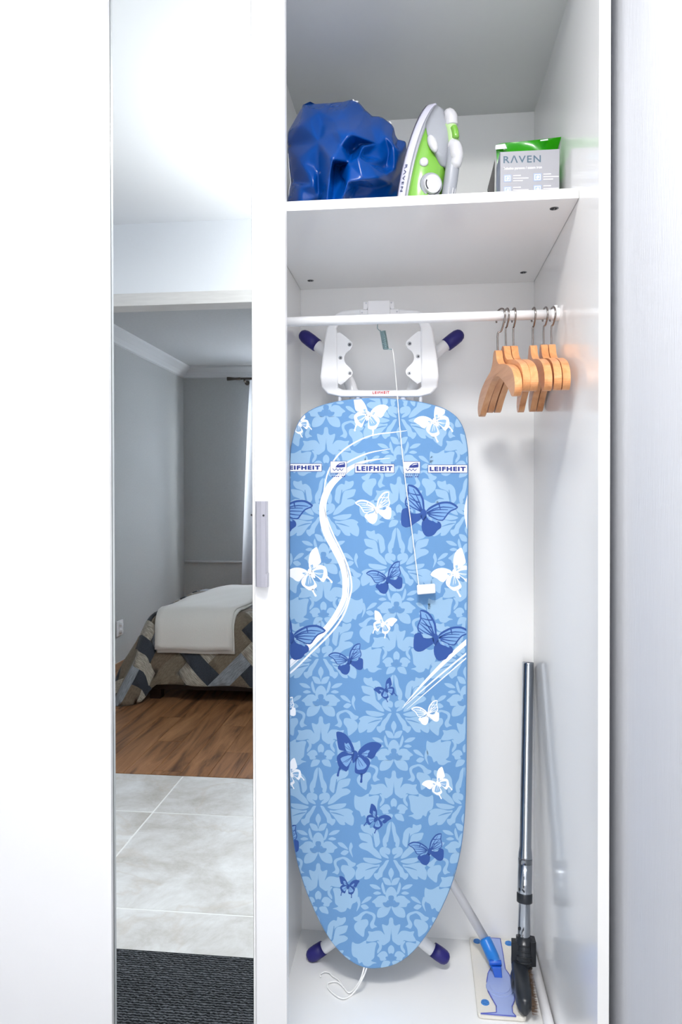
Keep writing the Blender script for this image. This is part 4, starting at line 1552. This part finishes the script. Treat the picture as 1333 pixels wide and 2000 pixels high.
mb = MB()
BP = [(640, 335), (782, 345), (826, 600), (850, 760), (905, 840), (950, 960), (975, 1080), (968, 1180), (938, 1250), (945, 1330), (990, 1380), (530, 1342), (735, 1330), (732, 1240), (680, 1150), (625, 1050), (608, 930), (625, 820), (665, 740)]
pp = [onpad(*q) for q in BP]
mb.rings([[(x, y, z) for x, y in pp] for z in (0.0108, 0.0128)])
plate = mb.build('plate', 'blue_clear', mop)
mb = MB()
for a_, b_ in zip(pp, pp[1:] + pp[:1]):
    mb.tube([(a_[0], a_[1], 0.0126), (b_[0], b_[1], 0.0126)], 0.0011, 6)
mb.build('rim', 'blue_edge', plate)
mb = MB()
cc = onpad(780, 1005)
for r0, r1, z in ((0.020, 0.0205, 0.0150), (0.028, 0.0285, 0.0140)):
    mb.cyl((cc[0], cc[1], 0.0128), (0, 0, 1), r1, z - 0.0128, 32, r0)
mb.build('disc', 'blue_clear', plate)
for q in ((483, 392), (895, 420), (588, 1190)):
    x, y = onpad(*q)
    mb = MB()
    mb.cyl((x, y, 0.0105), (0, 0, 1), 0.0085, 0.0018, 22, 0.0080)
    for k in range(5):
        a = 2 * pi * k / 5
        mb.cyl((x + 0.0045 * cos(a), y + 0.0045 * sin(a), 0.012), (0, 0, 1), 0.0022, 0.0014, 8)
    mb.build('grip_disc', 'blue_grip', pad)
# joint and pole
JX = [at(974, 1905, 2, 0.014), at(970, 1886, 1, 0.468), at(962, 1866, 1, 0.492), at(948, 1835, 1, 0.515)]
mb = MB()
mb.tube(catmull(JX[1:], 5), [0.0125] * 4 + [0.0135] * 7, 16)
jn = mb.build('joint', 'blue_joint', mop)
mb = MB()
a_, b_ = JX[0], JX[1]
mb.rings([[p + ux * dx + Vector((0, dy, 0)) for dx, dy in ((-w, -0.006), (w, -0.006), (w, 0.006), (-w, 0.006))] for p, w in ((a_ - Vector((0, 0, 0.003)), 0.008), (b_, 0.010), (at(966, 1874, 1, 0.482), 0.009))])
mb.tube([at(956, 1880, 1, 0.468), at(980, 1880, 1, 0.468)], 0.0055, 12)
mb.build('hinge', 'blue_deep', jn, bevel=0.0012)
mb = MB()
pe = JX[3] + (JX[3] - JX[2]).normalized() * 0.002
pd = at(880, 1720, 1, 0.560)
far_ = at(604, 1243, 1, 0.584)
pd = pe.lerp(far_, 0.5)
mb.tube([pe, pd, far_], 0.0098, 16)
mb.build('pole', 'white_plastic', mop)

# ================================================================== vacuum cleaner wand with brush
vac = empty('vacuum_wand', (0.5, 0.45, 0.012), 'chrome vacuum tube with black floor brush leaning in the back right corner', 'vacuum tube')
t0, t1 = Vector((0.4975, 0.452, 0.098)), Vector((0.5245, 0.580, 0.6545))


def tv(t):
    return t0 + (t1 - t0) * t


mb = MB()
mb.tube([tv(0.26), tv(0.285), tv(0.30), tv(0.32), tv(0.99), tv(1.0)], [0.0150, 0.0150, 0.0142, 0.0126, 0.0126, 0.0130], 28)
mb.mi = 1
mb.cyl(tv(0.9995), t1 - t0, 0.0108, 0.0008, 20)
mb.build('upper_tube', ['chrome', 'dark'], vac)
mb = MB()
mb.tube([tv(-0.02), tv(0.02), tv(0.13), tv(0.135), tv(0.28)], [0.0132, 0.0132, 0.0120, 0.0150, 0.0150], 28)
mb.build('lower_tube', 'chrome', vac)
mb = MB()
mb.tube([tv(0.127), tv(0.129), tv(0.158), tv(0.160)], [0.0148, 0.0164, 0.0164, 0.0152], 28)
mb.build('collar', 'black_plastic', vac)
for t, dx in ((0.178, 0), (0.045, 0), (0.022, 0)):
    mb = MB()
    q = tv(t) + Vector((-0.0115, -0.0085, 0))
    mb.box(q - Vector((0.002, 0.0022, 0.0022)), q + Vector((0.0024, 0.002, 0.0022)))
    mb.build('lock_slot', 'dark', vac)
# ribbed neck and elbow
mb = MB()
nk = [tv(0.012), tv(-0.05), tv(-0.10)]
mb.tube(nk, 0.0165, 20)
neck = mb.build('neck', 'black_plastic', vac)
mb = MB()
for k in range(5):
    c = tv(-0.012 - 0.019 * k)
    mb.tube([c - (t1 - t0).normalized() * 0.0016, c + (t1 - t0).normalized() * 0.0016], 0.0182, 20)
q = tv(-0.03)
mb.rings([[q + Vector((x, y, z)) for x, y in ((0.012, -0.012), (0.024, -0.010), (0.024, 0.012), (0.012, 0.014))] for z in (-0.030, 0.022)])
mb.rings([[q + Vector((x, y, z)) for x, y in ((-0.026, -0.004), (-0.012, -0.012), (-0.012, 0.014), (-0.024, 0.014))] for z in (-0.030, 0.014)])
mb.build('neck_rib', 'black_rib', neck, bevel=0.001)
mb = MB()
e0 = tv(-0.085)
el = [e0, e0 + Vector((-0.006, -0.008, -0.009)), e0 + Vector((-0.012, -0.026, -0.014)), e0 + Vector((-0.012, -0.050, -0.016)), e0 + Vector((-0.010, -0.075, -0.018))]
mb.tube(catmull(el, 5), [0.0165] * 4 + [0.0190] * 6 + [0.0180] * 5 + [0.015] * 4 + [0.010] * 2, 18)
mb.build('elbow', 'black_plastic', vac)
# brush bar
mb = MB()
mb.smooth = True
bar0, bar1 = Vector((0.489, 0.492, 0.050)), Vector((0.4845, 0.338, 0.031))
RS = []
for k in range(13):
    t = k / 12
    c = bar0 + (bar1 - bar0) * t
    e = (1 - (2 * t - 1) ** 6) ** 0.5
    e = max(e, 0.25)
    w, h = 0.0165 * e, 0.0185 * (0.6 + 0.4 * e)
    r = []
    for j in range(16):
        a = 2 * pi * j / 16
        ca, sa = cos(a), sin(a)
        r.append(c + Vector((w * math.copysign(abs(ca) ** 0.6, ca), 0, h * math.copysign(abs(sa) ** 0.6, sa))))
    RS.append(r)
mb.rings(RS)
bar = mb.build('brush_bar', 'black_plastic', vac)
mb = MB()
random.seed(7)
for k in range(900):
    t = 0.05 + 0.93 * random.random()
    c = bar0 + (bar1 - bar0) * t + Vector((0.0135, 0, random.uniform(-0.015, 0.012)))
    L = 0.0125 + random.uniform(-0.002, 0.0025)
    d = Vector((1, random.uniform(-0.18, 0.18), random.uniform(-0.18, 0.1))).normalized() * L
    s = 0.0005
    mb.add([c + Vector((0, s, 0)), c + Vector((0, -s, s)), c + Vector((0, 0, -s)), c + d], [(0, 1, 3), (1, 2, 3), (2, 0, 3)])
o = mb.build('bristles', 'bristle', vac, recalc=False)
o['kind'] = 'stuff'
# white pole lying along the side panel
mb = MB()
mb.tube([(0.5285, 0.575, 0.0105), (0.5285, 0.10, 0.0105)], 0.0098, 18)
pole = mb.build('pole', 'white_plastic', None)
tag(pole, 'white pole lying on the wardrobe floor along the right side panel', 'pole')
mb = MB()
mb.tube([(0.5285, 0.578, 0.0105), (0.5285, 0.560, 0.0105)], 0.0102, 18)
mb.build('end_cap', 'grey_plastic', pole)

# ================================================================== HALLWAY: door mat
mb = MB()
mb.box((-0.98, -0.519, 0), (0.38, -0.012, 0.007))
dm = mb.build('door_mat', 'mat', None, bevel=0.002)
dm.location = (0, 0, ZF)
tag(dm, 'charcoal ribbed door mat on the tiled floor in front of the mirror', 'mat')

# hallway ceiling lamp (above the camera)
lampo = empty('ceiling_lamp', (0.22, -0.75, ZC), 'round opal ceiling lamp in the hallway', 'lamp')
mb = MB()
mb.cyl((0.22, -0.75, ZC), (0, 0, -1), 0.165, 0.022, 40, 0.160)
mb.build('base', 'white_metal', lampo)

# ================================================================== BEDROOM seen in the mirror
bed = empty('bed', (-0.3, -3.0, ZF), 'low single bed with dark base seen in the mirror', 'bed')
EX0, EX1, EY0, EY1 = -1.19, 0.76, -3.44, -2.60
boxobj('base', (EX0 + 0.01, EY0 + 0.02, ZF + 0.055), (EX1, EY1 - 0.005, 0.115), 'dark_wood', bed, 0.004)
for x in (EX0 + 0.012, EX1 - 0.07):
    for y in (EY1 - 0.075, EY0 + 0.025):
        boxobj('leg', (x, y, ZF), (x + 0.06, y + 0.06, ZF + 0.06), 'dark_wood', bed, 0.003)
boxobj('mattress', (EX0 + 0.01, EY0 + 0.01, 0.115), (EX1 - 0.01, EY1 - 0.01, 0.375), 'mattress', bed, 0.05)
RB = 0.10
TZ = 0.405


def drape(u, v, off=0.0):
    """cloth laid over the bed: (u, v) measured flat on the cloth, u along the bed, v across towards the hallway"""
    ix, iy = EX0 + RB - 0.03, EY1 - RB + 0.02
    dx, dy = min(0.0, u - ix), max(0.0, v - iy)
    r = hypot(dx, dy)
    bx_, by_ = max(u, ix), min(v, iy)
    if r < 1e-6:
        crown = 0.012 * cos((v - EY0) * 3.0)
        return Vector((u, v, TZ + crown + off + 0.003 * sin(u * 14 + v * 9)))
    ex, ey = dx / r, dy / r
    ang = r / RB
    corner = abs(ex * ey) * 2
    if ang < 1.30:
        h, z = RB * sin(ang), RB * (1 - cos(ang))
        nx, nz = sin(ang), cos(ang)
    else:
        h0, z0 = RB * sin(1.30), RB * (1 - cos(1.30))
        s = r - RB * 1.30
        th = 1.30 + 0.14 - 0.16 * corner - 0.26 * ex * ex
        h, z = h0 + s * cos(th), z0 + s * sin(th)
        nx, nz = sin(th), cos(th)
    wob = min(1, max(0, r - 0.1) * 4)
    h += wob * (0.012 * sin(u * 21 + 1) * abs(ey) + 0.02 * corner * sin(math.atan2(ey, ex) * 9 + 0.6) + 0.006 * sin(v * 24) * abs(ex))
    zz = TZ + 0.012 * cos((by_ - EY0) * 3.0) - z + nz * off
    return Vector((bx_ + ex * (h + nx * off), by_ + ey * (h + nx * off), max(zz, ZF + 0.003)))


# bedspread: herringbone patches, one mesh with one slot per cloth
mb = MB()
mb.smooth = True
mb.uvs = []
WP, NP = 0.082, 3
c45 = cos(pi / 4)
UM, VM = EX0 + RB - 0.50, EY1 - RB + 0.02 + 0.44


def hem(u, v):
    """True and the point itself inside the cloth; False and the nearest hem point outside"""
    ix, iy = EX0 + RB - 0.03, EY1 - RB + 0.02
    ok = True
    if u > EX1 + 0.05 or v < EY0 - 0.02:
        ok, u, v = False, min(u, EX1 + 0.05), max(v, EY0 - 0.02)
    rx, ry = ix - u, v - iy
    if rx > 0 and ry > 0:
        q = hypot(rx, ry)
        lim = 0.43 + 0.13 * (2 * rx * ry / (q * q)) + 0.05 * rx * rx / (q * q)
        if q > lim:
            return False, ix - rx * lim / q, iy + ry * lim / q
    elif rx > 0.48:
        return False, ix - 0.48, v
    elif ry > 0.43:
        return False, u, iy + 0.43
    return ok, u, v


uvl = []
for t in range(-60, 80):
    for m_ in range(-14, 14):
        for kind in (0, 1):
            ox, oy = (t + NP * m_, t - NP * m_) if kind == 0 else (t + NP * m_, t + 1 - NP * m_)
            lx, ly = (NP, 1) if kind == 0 else (1, NP)
            cx_, cy_ = ox + lx / 2, oy + ly / 2
            uc, vc = (cx_ - cy_) * c45 * WP - 0.6, (cx_ + cy_) * c45 * WP - 2.6
            if not (UM - 0.1 < uc < 0.9 and EY0 - 0.1 < vc < VM + 0.3):
                continue
            na, nbb = (6, 3) if kind == 0 else (3, 6)
            mi = [0, 1][(t + m_) % 2] if kind == 0 else [2, 3, 4, 2][(t + m_ * 2) % 4]
            mb.mi = mi
            for i in range(na):
                for j in range(nbb):
                    q = []
                    ok = False
                    for a, b in ((i, j), (i + 1, j), (i + 1, j + 1), (i, j + 1)):
                        X, Y = ox + lx * a / na, oy + ly * b / nbb
                        u, v = (X - Y) * c45 * WP - 0.6, (X + Y) * c45 * WP - 2.6
                        k_, u, v = hem(u, v)
                        ok = ok or k_
                        q.append((u, v, X, Y))
                    if not ok:
                        continue
                    mb.add([drape(u, v) for u, v, X, Y in q], [(0, 1, 2, 3)])
                    for u, v, X, Y in q:
                        s = (X * 0.25 + t, Y * 0.25 + m_) if kind == 0 else (Y * 0.25 + t, X * 0.25 + m_)
                        uvl.append(s)
sp = mb.build('bedspread', PATCH, None, recalc=False)
uv = sp.data.uv_layers.new(name='UVMap')
for i, s in enumerate(uvl):
    uv.data[i].uv = s
bm = bmesh.new()
bm.from_mesh(sp.data)
bmesh.ops.remove_doubles(bm, verts=bm.verts, dist=2e-4)
bmesh.ops.recalc_face_normals(bm, faces=bm.faces)
bm.to_mesh(sp.data)
bm.free()
so = sp.modifiers.new('solid', 'SOLIDIFY')
so.thickness = 0.006
so.offset = 1
tag(sp, 'patchwork bedspread in charcoal, beige and taupe herringbone draped over the bed in the mirror', 'bedspread')
# folded blanket
bl = MB()
bl.smooth = True
for lay, (v1, off, ud) in enumerate(((-2.418, 0.014, 0.006), (-2.436, 0.026, -0.004))):
    nu, nv = 12, 40
    U0, U1 = -1.120 + ud, -0.700 + ud
    G = [[drape(U0 + (U1 - U0) * i / nu + 0.15 * max(0, 1 - j / nv * 1.25) + 0.004 * sin(j * 0.5 + lay), EY0 + 0.01 + (v1 - EY0 - 0.01) * j / nv, off + 0.002 * sin(i * 1.3 + j * 0.4)) for i in range(nu + 1)] for j in range(nv + 1)]
    bl.add([p for r in G for p in r], [(j * (nu + 1) + i, j * (nu + 1) + i + 1, (j + 1) * (nu + 1) + i + 1, (j + 1) * (nu + 1) + i) for j in range(nv) for i in range(nu)])
blk = bl.build('blanket', 'blanket', None, solid=0.009)
tag(blk, 'cream blanket folded lengthwise over the patchwork bed in the mirror', 'blanket')
# curtain and its rod
CYY = BY1 + 0.10
cr = empty('curtain_rod', (-0.5, CYY, 1.985), 'dark bronze curtain rod near the ceiling in the mirror', 'curtain rod')
mb = MB()
mb.tube([(-1.19, CYY, 1.985), (0.45, CYY, 1.985)], 0.008, 12)
mb.build('rod', 'bronze', cr)
mb = MB()
mb.tube([(-1.295, CYY, 1.987), (-1.27, CYY, 1.987), (-1.23, CYY, 1.985), (-1.185, CYY, 1.985)], [0.016, 0.014, 0.0095, 0.012], 14)
mb.build('finial', 'bronze', cr)
mb = MB()
mb.tube([(-1.15, BY1 + 0.002, 1.965), (-1.15, CYY, 1.967), (-1.15, CYY, 1.982)], 0.008, 10)
mb.cyl((-1.15, BY1 + 0.002, 1.965), (0, 1, 0), 0.020, 0.006, 16)
mb.build('bracket', 'bronze', cr)
mb = MB()
mb.smooth = True
nx, nz = 70, 14
V = []
for j in range(nz + 1):
    tz = j / nz
    z = 1.972 - tz * (1.972 - 0.30)
    xl = -1.105 - 0.075 * tz ** 0.8
    for i in range(nx + 1):
        tx = i / nx
        x = xl + (0.40 - xl) * tx
        V.append((x, CYY + 0.022 * sin(tx * 62) * (0.6 + 0.4 * tz), z))
mb.add(V, [(j * (nx + 1) + i, j * (nx + 1) + i + 1, (j + 1) * (nx + 1) + i + 1, (j + 1) * (nx + 1) + i) for j in range(nz) for i in range(nx)])
cm = M['curtain']
nt = cm.node_tree
tr = nt.nodes.new('ShaderNodeBsdfTranslucent')
tr.inputs[0].default_value = (0.9, 0.92, 0.98, 1)
mxs = nt.nodes.new('ShaderNodeMixShader')
mxs.inputs[0].default_value = 0.55
nt.links.new(nt.nodes['Principled BSDF'].outputs[0], mxs.inputs[1])
nt.links.new(tr.outputs[0], mxs.inputs[2])
nt.links.new(mxs.outputs[0], nt.nodes['Material Output'].inputs[0])
cu = mb.build('curtain', 'curtain', None, recalc=False)
tag(cu, 'sheer white curtain hanging at the bedroom window in the mirror', 'curtain')
# wall socket by the bed
so_ = empty('wall_socket', (BX0, -3.42, 0.14), 'white wall socket beside the bed in the mirror', 'socket')
mb = MB()
mb.box((BX0, -3.47, 0.105), (BX0 + 0.010, -3.37, 0.205))
mb.build('plate', 'white_plastic', so_, bevel=0.003)
for z in (0.135, 0.180):
    mb = MB()
    mb.cyl((BX0 + 0.010, -3.42, z), (1, 0, 0), 0.018, 0.016, 18, 0.014)
    mb.build('plug', 'white_plastic', so_)
